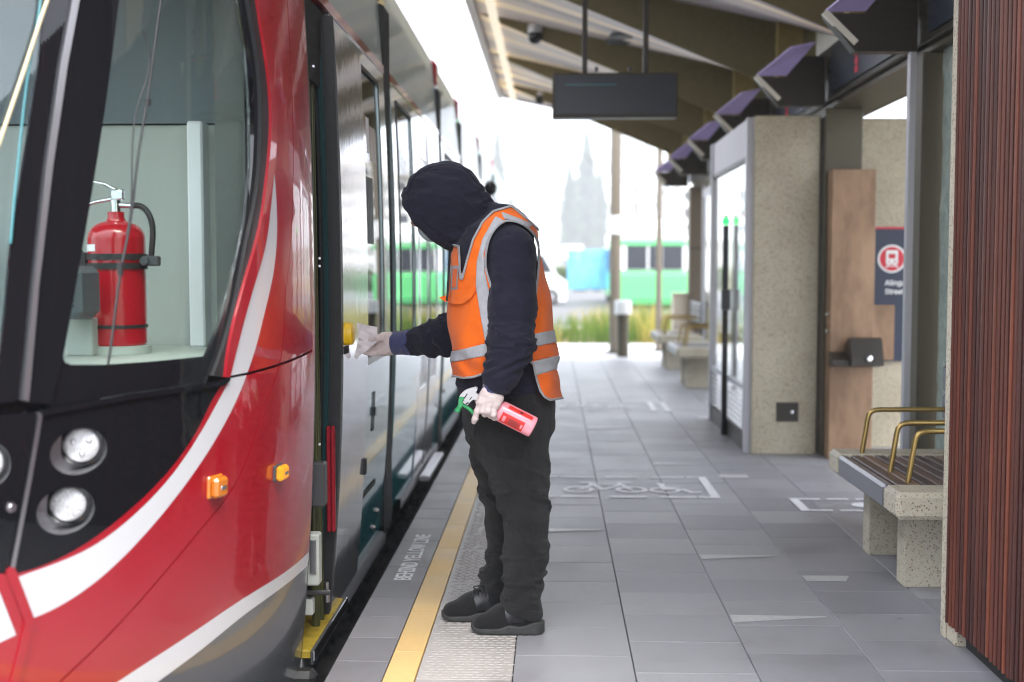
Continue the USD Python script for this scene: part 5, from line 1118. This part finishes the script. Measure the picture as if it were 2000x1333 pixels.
# --- shoes
def shoe(toe, mid, instep, heel, y, name_lab=None):
    T, Md, I, H_ = (at(*c, y) for c in (toe, mid, instep, heel))
    xt, xh = T[0], H_[0]; L = xh - xt
    def upper(p):
        d = smin(cone(p, [xt + .040, y, .032], [xt + L * .42, y + .004, .050], .0345, .045), cone(p, [xt + L * .42, y + .004, .056], [xt + L * .68, y + .004, .086], .045, .046), .025)
        d = smin(d, cone(p, [xh - .055, y, .060], [xh - .060, y, .125], .043, .040), .03); return d
    def outline(p):
        q = smin(cone(p * [1, 1, 0], [xt + .042, y, 0], [xt + L * .40, y + .005, 0], .042, .0475), cone(p * [1, 1, 0], [xt + L * .40, y + .005, 0], [xh - .042, y, 0], .0475, .042), .02); return q
    def h_(p):
        s = np.clip((p[:, 0] - xt) / L, 0, 1); return .021 + .020 * s ** 2 + .010 * np.exp(-((s - .52) / .10) ** 2) + .012 * np.exp(-((s - .85) / .12) ** 2) + .016 * np.exp(-(s / .05) ** 2)
    def toe_up(p): s = np.clip((p[:, 0] - xt) / L, 0, 1); return .010 * np.clip(1 - s / .16, 0, 1) ** 1.5 + .004
    f_s = lambda p: -smin(-np.maximum(outline(p), p[:, 2] - h_(p)), -(toe_up(p) - p[:, 2]), .004)
    f_u = lambda p: np.maximum(upper(p), np.maximum(.012 - p[:, 2], p[:, 2] - .165))
    lo, hi = [xt - .02, y - .08, -.004], [xh + .02, y + .08, .18]
    sh = obj('shoe', relax(nets(f_u, lo, hi, .004), 3), 'shoe_mesh', person, smooth=True)
    obj('shoe_sole', relax(nets(f_s, lo, hi, .0036), 2), 'shoe_sole', sh, smooth=60)
    obj('shoe_saddle', relax(nets(lambda p: np.maximum(np.maximum(upper(p) - .0025, -(upper(p) + .01)), np.maximum(np.abs((p[:, 0] - xt) / L - .60 + (p[:, 2] - .06) * 1.2) - .115, .045 - p[:, 2])), lo, hi, .0034), 2), 'shoe_leather', sh, smooth=60)
    for k in range(4):
        s = .46 + k * .06; a = np.array([[xt + L * s, y - .026, .0], [xt + L * (s + .02), y - .008, 0], [xt + L * (s + .02), y + .012, 0], [xt + L * s, y + .03, 0]]); a[:, 2] = [.085 + k * .011, .098 + k * .012, .098 + k * .012, .085 + k * .011]
        obj('lace', tube(smooth_path(on_surface(upper, a, .004)), .0028, 6), 'lace', sh, smooth=True)
    for e in (0.0,):
        xl = xt + L * .66; obj('lace', tube(smooth_path([(xl, y - .015, .125), (xl - .035, y - .03, .137), (xl - .055, y - .04, .134), (xl - .04, y - .035, .124), (xl, y - .01, .125), (xl - .01, y - .05, .105)]), .0022, 6), 'lace', sh, smooth=True)
    # tread lugs
    for k in range(7): obj('tread_lug', box(xt + .05 + k * (L - .09) / 6 - .011, xt + .05 + k * (L - .09) / 6 + .011, y - .040, y + .040, 0.0012, .008, .002), 'shoe_sole', sh)
shoe((920, 1240), (985, 1230), (1020, 1200), (1064, 1240), 4.36)
shoe((862, 1215), (930, 1205), (960, 1180), (1003, 1215), 4.515)

# --- cuffs and gloves
def solid(f, c, half, h, it=3): return relax(nets(f, np.array(c) - half, np.array(c) + half, h), it)
cl0, cl1 = at(964, 757, 4.203), at(962, 769, 4.20)
obj('sleeve_cuff', solid(lambda p: np.maximum(cone(p, at(965, 752, 4.204), at(962, 768, 4.2), .0385, .0365), np.maximum(-(p - cl0) @ ((cl1 - cl0) / np.linalg.norm(cl1 - cl0)) - .006, (p - cl1) @ ((cl1 - cl0) / np.linalg.norm(cl1 - cl0)))), cl1, .09, .003), 'blue_knit', person, smooth=True)
cr0, cr1 = at(803, 669, 4.852), at(769, 671, 4.875); cd = (cr1 - cr0) / np.linalg.norm(cr1 - cr0)
def cuff_r(p):
    s = (p - cr0) @ cd; d = cone(p, cr0, cr1, .049, .0465) - .004 * band(s, .006, .007) - .003 * band(s, .022, .006); return np.maximum(d, np.maximum(-s - .004, s - np.linalg.norm(cr1 - cr0)))
obj('sleeve_cuff', solid(cuff_r, (cr0 + cr1) / 2, .10, .003), 'blue_knit', person, smooth=True)
GY = 4.20
def left_f(p):
    d = cone(p, at(960, 752, GY), at(960, 774, GY - .004), .030, .029)
    palm = [at(949, 770, GY - .012), at(972, 777, GY - .012), at(940, 785, GY - .018), at(969, 790, GY - .016)]
    for a, b, ra, rb in ((0, 1, .018, .018), (0, 2, .018, .0155), (1, 3, .018, .0145), (2, 3, .0155, .0145), (0, 3, .018, .0145), (1, 2, .016, .014)): d = smin(d, cone(p, palm[a], palm[b], ra, rb), .010)
    fing = [([(939, 784, -.018), (931, 806, -.020), (928, 817, -.016), (925.6, 824, -.011)], (.0125, .0105, .0098, .0088)),
            ([(946, 785, -.022), (943, 803, -.026), (947, 809, -.006), (953, 806, .012)], (.0125, .0115, .0105, .009)),
            ([(957, 788, -.022), (955, 804, -.026), (958, 811, -.006), (963, 808, .012)], (.0125, .0115, .0105, .009)),
            ([(967, 791, -.019), (964, 810, -.022), (966, 816, -.004), (970, 813, .012)], (.0115, .0105, .0095, .0082)),
            ([(945, 772, .004), (935, 781, .022), (940, 790, .036), (948, 794, .040)], (.0145, .013, .0115, .0095))]
    for j, r in fing:
        c = chain(p, [(at(u, v, GY + dy), rr) for (u, v, dy), rr in zip(j, r)], .006); d = smin(d, c, .0045)
    return d
m = solid(left_f, at(953, 790, GY), .085, .0022, 2); w = .0007 * folds(m.vertices, 70, 3.3); obj('glove', push(m, w), 'latex', person, smooth=True)
HY = 4.875
def right_f(p):
    d = cone(p, at(778, 671, HY), at(764, 672, HY), .041, .042)
    for a, b, ra, rb in (((762, 665), (744, 664), .030, .020), ((762, 678), (744, 684), .030, .020), ((744, 664), (744, 684), .019, .019), ((756, 668), (752, 682), .027, .026)): d = smin(d, cone(p, at(*a, HY), at(*b, HY), ra, rb), .012)
    fing = [([(760, 657, -.018), (748, 658, -.030), (736, 661, -.034), (723, 664.5, -.032)], (.019, .0165, .0135, .0098)),
            ([(743, 660, .006), (727, 657, .010), (714, 661, .0), (707, 665, -.014)], (.0125, .011, .010, .009)),
            ([(742, 669, .004), (725, 671, .008), (713, 674, -.004), (706, 676, -.016)], (.0125, .0115, .0105, .009)),
            ([(742, 678, .0), (727, 683, .002), (716, 685, -.006), (709, 684, -.016)], (.0125, .0115, .0105, .009)),
            ([(745, 686, -.006), (731, 691, -.008), (720, 691, -.014), (712, 689, -.020)], (.0115, .0105, .0095, .0085))]
    for j, r in fing: d = smin(d, chain(p, [(at(u, v, HY + dy), rr) for (u, v, dy), rr in zip(j, r)], .006), .005)
    return d
m = solid(right_f, at(740, 673, HY), .115, .0025, 2); w = .0008 * folds(m.vertices, 60, 5.3); obj('glove', push(m, w), 'latex', person, smooth=True)

# --- wiping cloth in the right hand
cloth = thing('wiping_cloth', 'crumpled white wiping cloth pinched in the worker\'s gloved hand', 'cloth')
def rag(px, y0, amp, ph):
    cs = CrossSection([orient(np.array(px, float) * [1, -1])]).extrude(1.0).refine_to_length(2.0).to_mesh(); v = cs.vert_properties[:, :3]
    y = y0 + .45 * amp * np.sin(v[:, 0] * .20 + v[:, 1] * .13 + ph) + amp * .35 * np.sin(v[:, 0] * .1 - v[:, 1] * .30 + ph * 2) + amp * .10 * np.sin(v[:, 1] * .55 + v[:, 0] * .3 + ph)
    return trimesh.Trimesh(np.array([at(a, -b, yy + .0025 * c) for (a, b, c), yy in zip(v, y)]), cs.tri_verts, process=False)
obj('upper_fold', rag([(697, 631), (706, 632.5), (718, 636), (737, 639), (737, 652), (730, 664), (718, 668), (700, 670), (699, 660), (698, 645)], 4.832, .008, .4), 'tissue', cloth, smooth=50)
obj('lower_fold', rag([(699, 664), (712, 668), (722, 667), (736, 667.5), (726, 676), (714, 688), (703, 694), (697, 703), (694, 701), (691, 697), (694, 688), (697, 676)], 4.822, .007, 1.7), 'tissue', cloth, smooth=50)

# --- spray bottle in the left hand
sb = thing('spray_bottle', 'pink spray bottle with red labels and a green and white trigger head', 'spray bottle')
BYY = 4.215; b0, b1 = at(962, 795, BYY), at(1043, 836, BYY); ax_ = (b1 - b0) / np.linalg.norm(b1 - b0); BL = np.linalg.norm(b1 - b0); br_ = .0375
MATS['pink_plastic'] = usdkit.material(stage, '/World/Looks/pink_plastic', {'p': ('principled_bsdf', {'base_color': (0.82, 0.28, 0.33), 'roughness': 0.22, 'transmission_weight': 0.0, 'subsurface_weight': 0.35, 'subsurface_radius': (0.02, 0.008, 0.008), 'subsurface_scale': 0.6, 'coat_weight': 0.6})}, surface='p.BSDF')
mat('label_red', (0.62, 0.025, 0.02), 0.4); mat('head_white', (0.52, 0.52, 0.53), 0.35); mat('head_green', (0.03, 0.30, 0.10), 0.35)
prof = [(0, 0), (.014, 0), (.016, .012), (br_ - .010, .018), (br_ - .002, .026), (br_, .034), (br_, BL - .010), (br_ - .002, BL - .003), (br_ - .010, BL), (0, BL)]
obj('bottle', lathe(prof, 48, b0, ax_), 'pink_plastic', sb, smooth=35)
def label_patch(a0, a1, s0, s1, off):
    T = trimesh.geometry.align_vectors([0, 0, 1], ax_); vs = []; n_ = 14
    for i in range(n_ + 1):
        a = a0 + (a1 - a0) * i / n_
        for s in (s0, s1):
            for r in (br_ + off, br_ + off + .0005): vs.append((r * math.cos(a), r * math.sin(a), s))
    vs = trimesh.transform_points(np.array(vs), T) + b0; fs = []
    for i in range(n_):
        k = 4 * i; fs += [[k + 1, k + 3, k + 7], [k + 1, k + 7, k + 5], [k, k + 4, k + 6], [k, k + 6, k + 2], [k, k + 1, k + 5], [k, k + 5, k + 4], [k + 2, k + 6, k + 7], [k + 2, k + 7, k + 3]]
    m_ = trimesh.Trimesh(vs, fs, process=False); m_.fix_normals(); return m_
# angle on the bottle that faces the camera
T_ = trimesh.geometry.align_vectors([0, 0, 1], ax_)[:3, :3]; e1, e2 = T_[:, 0], T_[:, 1]
to_cam = np.array([0, -1.0, .05]); ac = math.atan2(to_cam @ e2, to_cam @ e1); upv = np.array([0, -.3, 1.0]); au = math.atan2(upv @ e2, upv @ e1)
sgn = 1 if ((au - ac + np.pi) % (2 * np.pi) - np.pi) > 0 else -1
A_ = lambda t: ac + sgn * t
obj('label', label_patch(A_(-.95), A_(.12), .040, .125, .0003), 'label_red', sb, smooth=40)
obj('label', label_patch(A_(.62), A_(1.05), .050, .142, .0003), 'label_red', sb, smooth=40)
for k in range(4): obj('label_print', label_patch(A_(-.72 + k * .16), A_(-.66 + k * .16), .070, .112 - .008 * (k % 2), .0009), 'dark_grey', sb)
obj('label_print', label_patch(A_(-.75), A_(-.15), .047, .058, .0009), 'pink_plastic', sb); obj('label_print', label_patch(A_(-.62), A_(-.2), .114, .121, .0009), 'pink_plastic', sb)
obj('label_print', label_patch(A_(.75), A_(.92), .094, .104, .0009), 'matte_black', sb)
zz = lambda pts: [at(860 + a / 8.696, 740 + b / 8.696, BYY)[[0, 2]] for a, b in pts]
def head(pts, t, m_, name, dy=0): return obj(name, prism(zz(pts), BYY + dy - t, BYY + dy + t), m_, sb, smooth=30)
head([(328, 295), (370, 240), (430, 190), (500, 162), (600, 140), (628, 150), (632, 180), (605, 235), (640, 262), (690, 285), (655, 370), (600, 352), (560, 350), (500, 400), (470, 395), (405, 352), (415, 305)], .014, 'head_white', 'head_shroud')
head([(385, 400), (410, 350), (500, 300), (560, 345), (510, 395), (460, 450), (440, 440)], .010, 'head_white', 'head_piston')
head([(400, 330), (455, 245), (472, 250), (420, 335)], .0146, 'matte_black', 'head_slot'); head([(425, 425), (480, 385), (495, 400), (445, 440)], .0105, 'matte_black', 'head_slot'); head([(495, 350), (535, 300), (545, 306), (505, 357)], .0146, 'matte_black', 'head_slot')
head([(325, 300), (420, 302), (400, 350), (378, 380), (385, 440), (362, 490), (315, 470), (310, 380)], .0125, 'head_green', 'nozzle_body')
n0, n1 = at(860 + 335 / 8.696, 740 + 470 / 8.696, BYY), at(860 + 280 / 8.696, 740 + 560 / 8.696, BYY); nd = (n1 - n0) / np.linalg.norm(n1 - n0)
obj('nozzle_tip', cat([cyl(n0 - nd * .004, n1 - nd * .006, .0085, 20), cyl(n1 - nd * .006, n1, .0105, 20)]), 'head_green', sb, smooth=40)
obj('trigger', tube(smooth_path([at(860 + a / 8.696, 740 + b / 8.696, BYY) for a, b in ((375, 440), (430, 475), (490, 515), (540, 565), (575, 612))]), [.007] * 33 if False else .0062, 10), 'head_green', sb, smooth=True)
# ================================================================== beyond the platform
mat('bus_green', (0.10, 0.50, 0.16), 0.35, coat=0.5)
mat('bus_green_dark', (0.04, 0.28, 0.10), 0.4)
mat('bus_white', (0.8, 0.8, 0.78), 0.4)
mat('bus_window', (0.02, 0.022, 0.03), 0.25)
mat('hoarding_blue', (0.10, 0.34, 0.62), 0.5, var=(0.8, (0.16, 0.45, 0.70), 0.4, 0.6))
mat('render_white', (0.75, 0.74, 0.72), 0.6)
mat('beige_metal', (0.52, 0.45, 0.36), 0.5)
mat('bark', (0.10, 0.075, 0.06), 0.9)
def leafmat(name, c, t):
    MATS[name] = usdkit.material(stage, '/World/Looks/' + name, {'oi': ('geometry', {}), 'n': ('noise_texture', {'scale': 0.9, 'detail': 3.0}), 'r': ('rgb_ramp', {'ramp': [(0.3, tuple(x * .7 for x in c)), (0.7, tuple(x * 1.35 for x in c))]}),
        'd': ('diffuse_bsdf', {}), 't': ('translucent_bsdf', {'color': t}), 'm': ('mix_closure', {'fac': 0.35})}, [('oi.position', 'n.vector'), ('n.fac', 'r.fac'), ('r.color', 'd.color'), ('d.BSDF', 'm.closure1'), ('t.BSDF', 'm.closure2')], surface='m.closure')
leafmat('poplar_leaf', (0.085, 0.11, 0.075), (0.10, 0.14, 0.06)); leafmat('grass_blade', (0.32, 0.26, 0.075), (0.32, 0.28, 0.07)); leafmat('grass_green', (0.10, 0.15, 0.04), (0.12, 0.2, 0.04)); leafmat('hedge_leaf', (0.06, 0.09, 0.035), (0.08, 0.12, 0.03)); leafmat('bare_twig', (0.16, 0.12, 0.11), (0.1, 0.08, 0.07))
# tram-stop poles
def pole(px, py_base, y, w, top, label, name='lamp_post', sign=None):
    p = at(px, py_base, y); t = thing(name, label, 'post', loc=(p[0], y, 0))
    obj('shaft', lathe([(0, 0), (w, 0), (w * .85, top), (0, top)], 20), 'taupe_post', t, smooth=40)
    obj('foot_plate', lathe([(0, 0), (w * 1.9, 0), (w * 1.9, .02), (0, .02)], 20), 'dark_grey', t, smooth=30)
    return t, p
t, p = pole(1201, 690, 18.7, 0.088, 7.0, 'thick taupe lamp post with a white notice at the platform end')
obj('notice', lathe([(.0905, 1.80), (.098, 1.80), (.098, 2.08), (.0905, 2.08)], 24), 'sign_white', t, smooth=40)
obj('lamp_arm', cyl([0, 0, 6.9], [-1.2, 0, 7.1], .04), 'taupe_post', t, smooth=40)
obj('lamp_head', box(-1.7, -1.1, -.12, .12, 7.05, 7.17, .03), 'dark_grey', t)
t, p = pole(1286, 684, 19.2, 0.05, 5.5, 'thin taupe pole in front of the green bus')
obj('cap', lathe([(0, 5.5), (.05, 5.5), (.03, 5.55), (0, 5.56)], 16), 'dark_grey', t)
p = at(1210, 690, 17.9); bo = thing('bollard', 'brown bollard with a white collar beside the thick lamp post', 'bollard', loc=(p[0] + .05, 17.95, 0))
obj('shaft', lathe([(0, 0), (.085, 0), (.085, .62), (0, .62)], 24), 'post_bronze', bo, smooth=40)
obj('collar', lathe([(0, .622), (.125, .622), (.125, .80), (.11, .82), (0, .82)], 24), 'sign_white', bo, smooth=40)
a = at(1312, 690, 17.2); cb = thing('service_cabinet', 'beige service cabinet at the far end of the platform', 'cabinet')
obj('cabinet_body', box(a[0], a[0] + .30, 17.0, 17.3, 0, .92, .01), 'beige_metal', cb); obj('cabinet_lid', box(a[0] - .01, a[0] + .31, 16.99, 17.31, .922, .95, .006), 'beige_metal', cb); obj('cabinet_lock', box(a[0] + .02, a[0] + .06, 16.985, 16.999, .45, .52), 'chrome', cb)

# bus seen from one end
bus = thing('bus', 'green and white city bus parked beyond the planting', 'bus')
by = 44.0; x0, x1 = at(1206, 500, by)[0], at(1345, 500, by)[0]
Z = lambda v: at(1250, v, by)[2]
obj('lower_body', box(x0, x1, by, by + 11.5, -0.0, Z(530), .12), 'bus_green', bus)
obj('bumper', box(x0 + .02, x1 - .02, by - .06, by + .3, -.08, Z(590), .05), 'bus_green_dark', bus)
obj('upper_body', box(x0 + .03, x1 - .03, by + .06, by + 11.4, Z(530) + .005, Z(474), .05), 'bus_white', bus)
obj('roof', box(x0 + .06, x1 - .06, by + .03, by + 11.4, Z(474) + .005, Z(440), .16), 'bus_white', bus)
obj('roof_unit', box(x0 + 1.0, x1 - .35, by + .6, by + 4.0, Z(440) - .02, Z(428), .1), 'bus_white', bus)
obj('green_band', box(x0 + .02, x1 - .02, by + .02, by + 11.4, Z(478) - .03, Z(471), .01), 'bus_green', bus)
for i, (u0, u1) in enumerate(((1224, 1264), (1268, 1290), (1294, 1334))):
    obj('window', box(at(u0, 500, by)[0], at(u1, 500, by)[0], by + .03, by + .058, Z(527), Z(479), .01), 'bus_window', bus)
for k in range(6):
    for xx in (x0 + .012, x1 - .03): obj('window', box(xx, xx + .016, by + .5 + k * 1.8, by + 2.1 + k * 1.8, Z(527), Z(480)), 'bus_window', bus)
for yy in (by + 2.2, by + 8.8):
    for xx in (x0 + .15, x1 - .15): 
        wh = obj('wheel', cyl([xx - .16, yy, .28], [xx + .16, yy, .28], .48, 28), 'rubber', bus, smooth=40); obj('rim', cyl([xx - .165, yy, .28], [xx + .165, yy, .28], .26, 20), 'steel', wh, smooth=40)
# blue hoarding and white van
hb = thing('site_hoarding', 'bright blue site hoarding behind the road left of the bus', 'hoarding')
hy = 52.0; a, b = at(1108, 488, hy), at(1196, 566, hy)
n_ = 4
for k in range(n_): obj('hoarding_panel', box(a[0] + (b[0] - a[0]) * k / n_ + .01, a[0] + (b[0] - a[0]) * (k + 1) / n_ - .01, hy + (.02 if k % 2 else 0), hy + .06, b[2], a[2]), 'hoarding_blue', hb)
obj('hoarding_rail', box(a[0], b[0], hy + .065, hy + .12, a[2] - .2, a[2] - .1), 'steel', hb)
van = thing('van', 'white van parked at the road left of the blue hoarding', 'van')
vy = 48.0; a, b = at(1052, 484, vy), at(1106, 560, vy); vx0, vx1 = a[0] - 2.0, b[0]
obj('van_body', prism([(vx0, -.05), (vx1, -.05), (vx1 + .02, .7), (vx1 - .35, .95), (vx1 - .85, 1.95), (vx0 + .05, 2.02), (vx0, 1.9)], vy, vy + 1.9), 'bus_white', van, smooth=20)
obj('van_window', prism([(vx1 - 1.6, 1.05), (vx1 - .52, 1.05), (vx1 - .9, 1.75), (vx1 - 1.6, 1.8)], vy - .008, vy - .001), 'bus_window', van)
obj('van_windscreen', prism([(vx1 - .40, .98), (vx1 - .36, .98), (vx1 - .85, 1.88), (vx1 - .88, 1.88)], vy + .1, vy + 1.8), 'bus_window', van)
for xx in (vx0 + .7, vx1 - .6): 
    wh = obj('wheel', cyl([xx, vy - .02, .12], [xx, vy + .2, .12], .32, 24), 'rubber', van, smooth=40); obj('rim', cyl([xx, vy - .025, .12], [xx, vy + .1, .12], .18, 18), 'steel', wh, smooth=40)
obj('tail_lamp', box(vx1 + .0, vx1 + .03, vy + .05, vy + .2, .5, .7), 'amber', van)
sg_ = thing('road_sign', 'pale round topped road sign beyond the road', 'sign', loc=(*at(1118, 560, 70)[:2], -.2))
obj('sign_post', cyl([0, 0, 0], [0, 0, 2.6], .05), 'steel', sg_, smooth=40); obj('sign_plate', box(-.6, .6, -.08, -.05, 1.9, 2.7, .02), 'sign_white', sg_)
# planting: clumps of long grass
def blades(name, cx, cy, n, rad, h0, h1, m_, z=-.06, parent=None):
    vs, fs = [], []
    for i in range(n):
        a, r = RNG.uniform(0, 6.28), rad * math.sqrt(RNG.random()); bx_, by_ = cx + r * math.cos(a), cy + r * math.sin(a)
        h = RNG.uniform(h0, h1); le = RNG.uniform(.1, .55) * h; d = RNG.uniform(0, 6.28); wd = RNG.uniform(.006, .014); k = len(vs)
        px_, py_ = -math.sin(d) * wd, math.cos(d) * wd
        for t in (0, .5, 1): 
            x, y_, zz = bx_ + math.cos(d) * le * t * t, by_ + math.sin(d) * le * t * t, z + h * (t - .18 * t * t); w_ = 1 - .8 * t
            vs += [(x - px_ * w_, y_ - py_ * w_, zz), (x + px_ * w_, y_ + py_ * w_, zz)]
        for j in (0, 2): fs += [[k + j, k + j + 1, k + j + 3], [k + j, k + j + 3, k + j + 2]]
    return np.array(vs), np.array(fs)
planting = []
spots = [(x, y) for x in np.arange(0.0, 9.0, .55) for y in (21.6, 22.4, 23.4, 24.6, 26)]
G1, G2 = [], []
for x, y in spots:
    x += RNG.uniform(-.2, .2); y += RNG.uniform(-.3, .3)
    if x < .6 and y > 24: continue
    dens = 0.5 if x < .9 else 1.0
    (G1 if RNG.random() < .6 else G2).append(trimesh.Trimesh(*blades('', x, y, int(90 * dens), .33, .35, .85 * (0.75 if x < 1 else 1), ''), process=False))
obj('ornamental_grass', cat(G1), 'grass_blade', None, kind='stuff', label='straw yellow ornamental grass in the planting bed', category='grass')
obj('green_grass', cat(G2), 'grass_green', None, kind='stuff', label='green ornamental grass tufts in the planting bed', category='grass')
# trees far off: poplars and a hazy row
def poplar(px, py_top, y, half, label, dens=2600):
    base = at(px, 520, y); topz = at(px, py_top, y)[2]; H = topz + .3; wd = half / 2400 * y
    t = thing('poplar_tree', label, 'tree', 'poplars beyond the road', loc=(base[0], y, -.3))
    obj('trunk', lathe([(0, 0), (.35, 0), (.2, H * .5), (.04, H * .93), (0, H * .93)], 12), 'bark', t, smooth=40)
    rng = np.random.default_rng(int(px)); n = dens; z = rng.beta(1.15, 1.25, n); a = rng.uniform(0, 6.28, n)
    prof = np.sin(np.clip(z, 0, 1) ** .62 * np.pi) ** .8; lob = 0.72 + .45 * np.sin(a * 3 + z * 13) * np.sin(z * 23 + a)
    r = wd * prof * lob * np.sqrt(rng.uniform(.15, 1, n)); c = np.stack([r * np.cos(a), r * np.sin(a), 1.2 + z * (H - 1.2)], -1)
    s = H * rng.uniform(.012, .030, n); d1 = rng.normal(size=(n, 3)); d1 /= np.linalg.norm(d1, axis=1, keepdims=True); d2 = np.cross(d1, rng.normal(size=(n, 3))); d2 /= np.linalg.norm(d2, axis=1, keepdims=True)
    v = np.stack([c + d1 * s[:, None], c + d2 * s[:, None] * .7, c - d1 * s[:, None], c - d2 * s[:, None] * .7], 1).reshape(-1, 3)
    obj('crown', (v, np.arange(4 * n).reshape(-1, 4)), 'poplar_leaf', t)
poplar(1145, 252, 330, 26, 'tall pale poplar with the highest tip, left of the lamp post'); poplar(1112, 318, 315, 24, 'shorter poplar touching the left side of the tallest one'); poplar(1172, 330, 340, 20, 'slim poplar half hidden behind the thick lamp post')
poplar(972, 258, 325, 24, 'lone poplar rising beside the far tram roof'); poplar(1000, 380, 350, 22, 'low poplar right of the lone one by the tram')
def bare_tree(px, py_top, y, label, seed):
    rng = np.random.default_rng(seed); base = at(px, 520, y); H = at(px, py_top, y)[2] + .2
    t = thing('bare_tree', label, 'tree', 'bare street trees behind the bus', loc=(base[0], y, -.2))
    segs, tips = [], []
    def grow(p, d, L, r, dep):
        q = p + d * L; segs.append(tube([p, (p + q) / 2 + rng.normal(size=3) * L * .03, q], [r, r * .85, r * .7], 5, False))
        if dep == 0: tips.append(q); return
        for _ in range(3 if dep > 1 else 4):
            e = d + rng.normal(size=3) * .45; e[2] = abs(e[2]) * .8 + .25; e /= np.linalg.norm(e); grow(q, e, L * rng.uniform(.6, .8), r * .55, dep - 1)
    grow(np.zeros(3), np.array([0, 0, 1.0]), H * .28, .16, 4)
    obj('trunk', segs[0], 'bark', t, smooth=60); obj('branches', cat(segs[1:]), 'bare_twig', t)
for i, (px, top) in enumerate(((1238, 190), (1300, 210), (1350, 180), (1440, 200), (1500, 230))):
    bare_tree(px, top, 95 + 5 * i, ('bare tree just right of the thick lamp post', 'bare tree behind the thin pole', 'bare tree right of the bus roof', 'bare tree seen through the wind break glass', 'bare tree standing behind the aggregate wall')[i], 10 + i)
hy0 = [at(u, v, 520) for u, v in ((850, 470), (950, 462), (1040, 450), (1100, 446), (1200, 452), (1300, 460), (1500, 470), (1800, 468), (2300, 470))]
hp = [(-300, -1)] + [(-300, hy0[0][2])] + [(p[0], p[2]) for p in hy0] + [(420, hy0[-1][2]), (420, -1)]
obj('hill', prism(hp, 512, 600), mat('hill_grass', (0.12, 0.13, 0.06), 0.95, var=(.05, (0.17, 0.15, 0.08), .35, .65)), kind='structure')
hd_ = thing('hedge', 'low dark hedge along the far kerb', 'hedge')
n = 5000; c = np.stack([RNG.uniform(-8, 16, n), RNG.uniform(75.5, 77, n), RNG.uniform(-.2, 1.2, n)], -1); d1 = RNG.normal(size=(n, 3)) * .10; d2 = RNG.normal(size=(n, 3)) * .10
obj('leaves', (np.stack([c + d1, c + d2, c - d1, c - d2], 1).reshape(-1, 3), np.arange(4 * n).reshape(-1, 4)), 'hedge_leaf', hd_, kind='stuff')
# buildings far off, behind everything
for i, (u0, u1, v, y, st) in enumerate(((1330, 1420, 330, 150, 6), (1400, 1640, 300, 170, 7))):
    a, b = at(u0, v, y), at(u1, v, y); t = thing('office_block', ('pale office block behind the bare trees', 'wide pale office block seen behind the wind break')[i], 'building')
    obj('wall', box(a[0], b[0], y, y + 14, -.3, a[2]), 'render_white', t)
    nw = max(3, int((b[0] - a[0]) / 2.2)); hs = (a[2] - .5) / st
    for j in range(st):
        for k in range(nw):
            wx = a[0] + (b[0] - a[0]) * (k + .2) / nw; obj('window', box(wx, wx + (b[0] - a[0]) * .6 / nw, y - .03, y - .004, .3 + hs * j + .6, .3 + hs * (j + 1) - .35), 'bus_window', t)
    obj('roof', box(a[0] - .3, b[0] + .3, y - .3, y + 14.3, a[2] + .004, a[2] + .4), 'beige_metal', t)
hz = mat_haze = usdkit.material(stage, '/World/Looks/mist', {'v': ('principled_volume', {'color': (0.93, 0.95, 0.97), 'density': 0.0009, 'anisotropy': 0.2})}, volume='v.volume')
obj('haze', trimesh.creation.box((860, 760, 80)).apply_translation((40, 300, 38.4)), hz, None, kind='stuff', label='pale mist in the air')
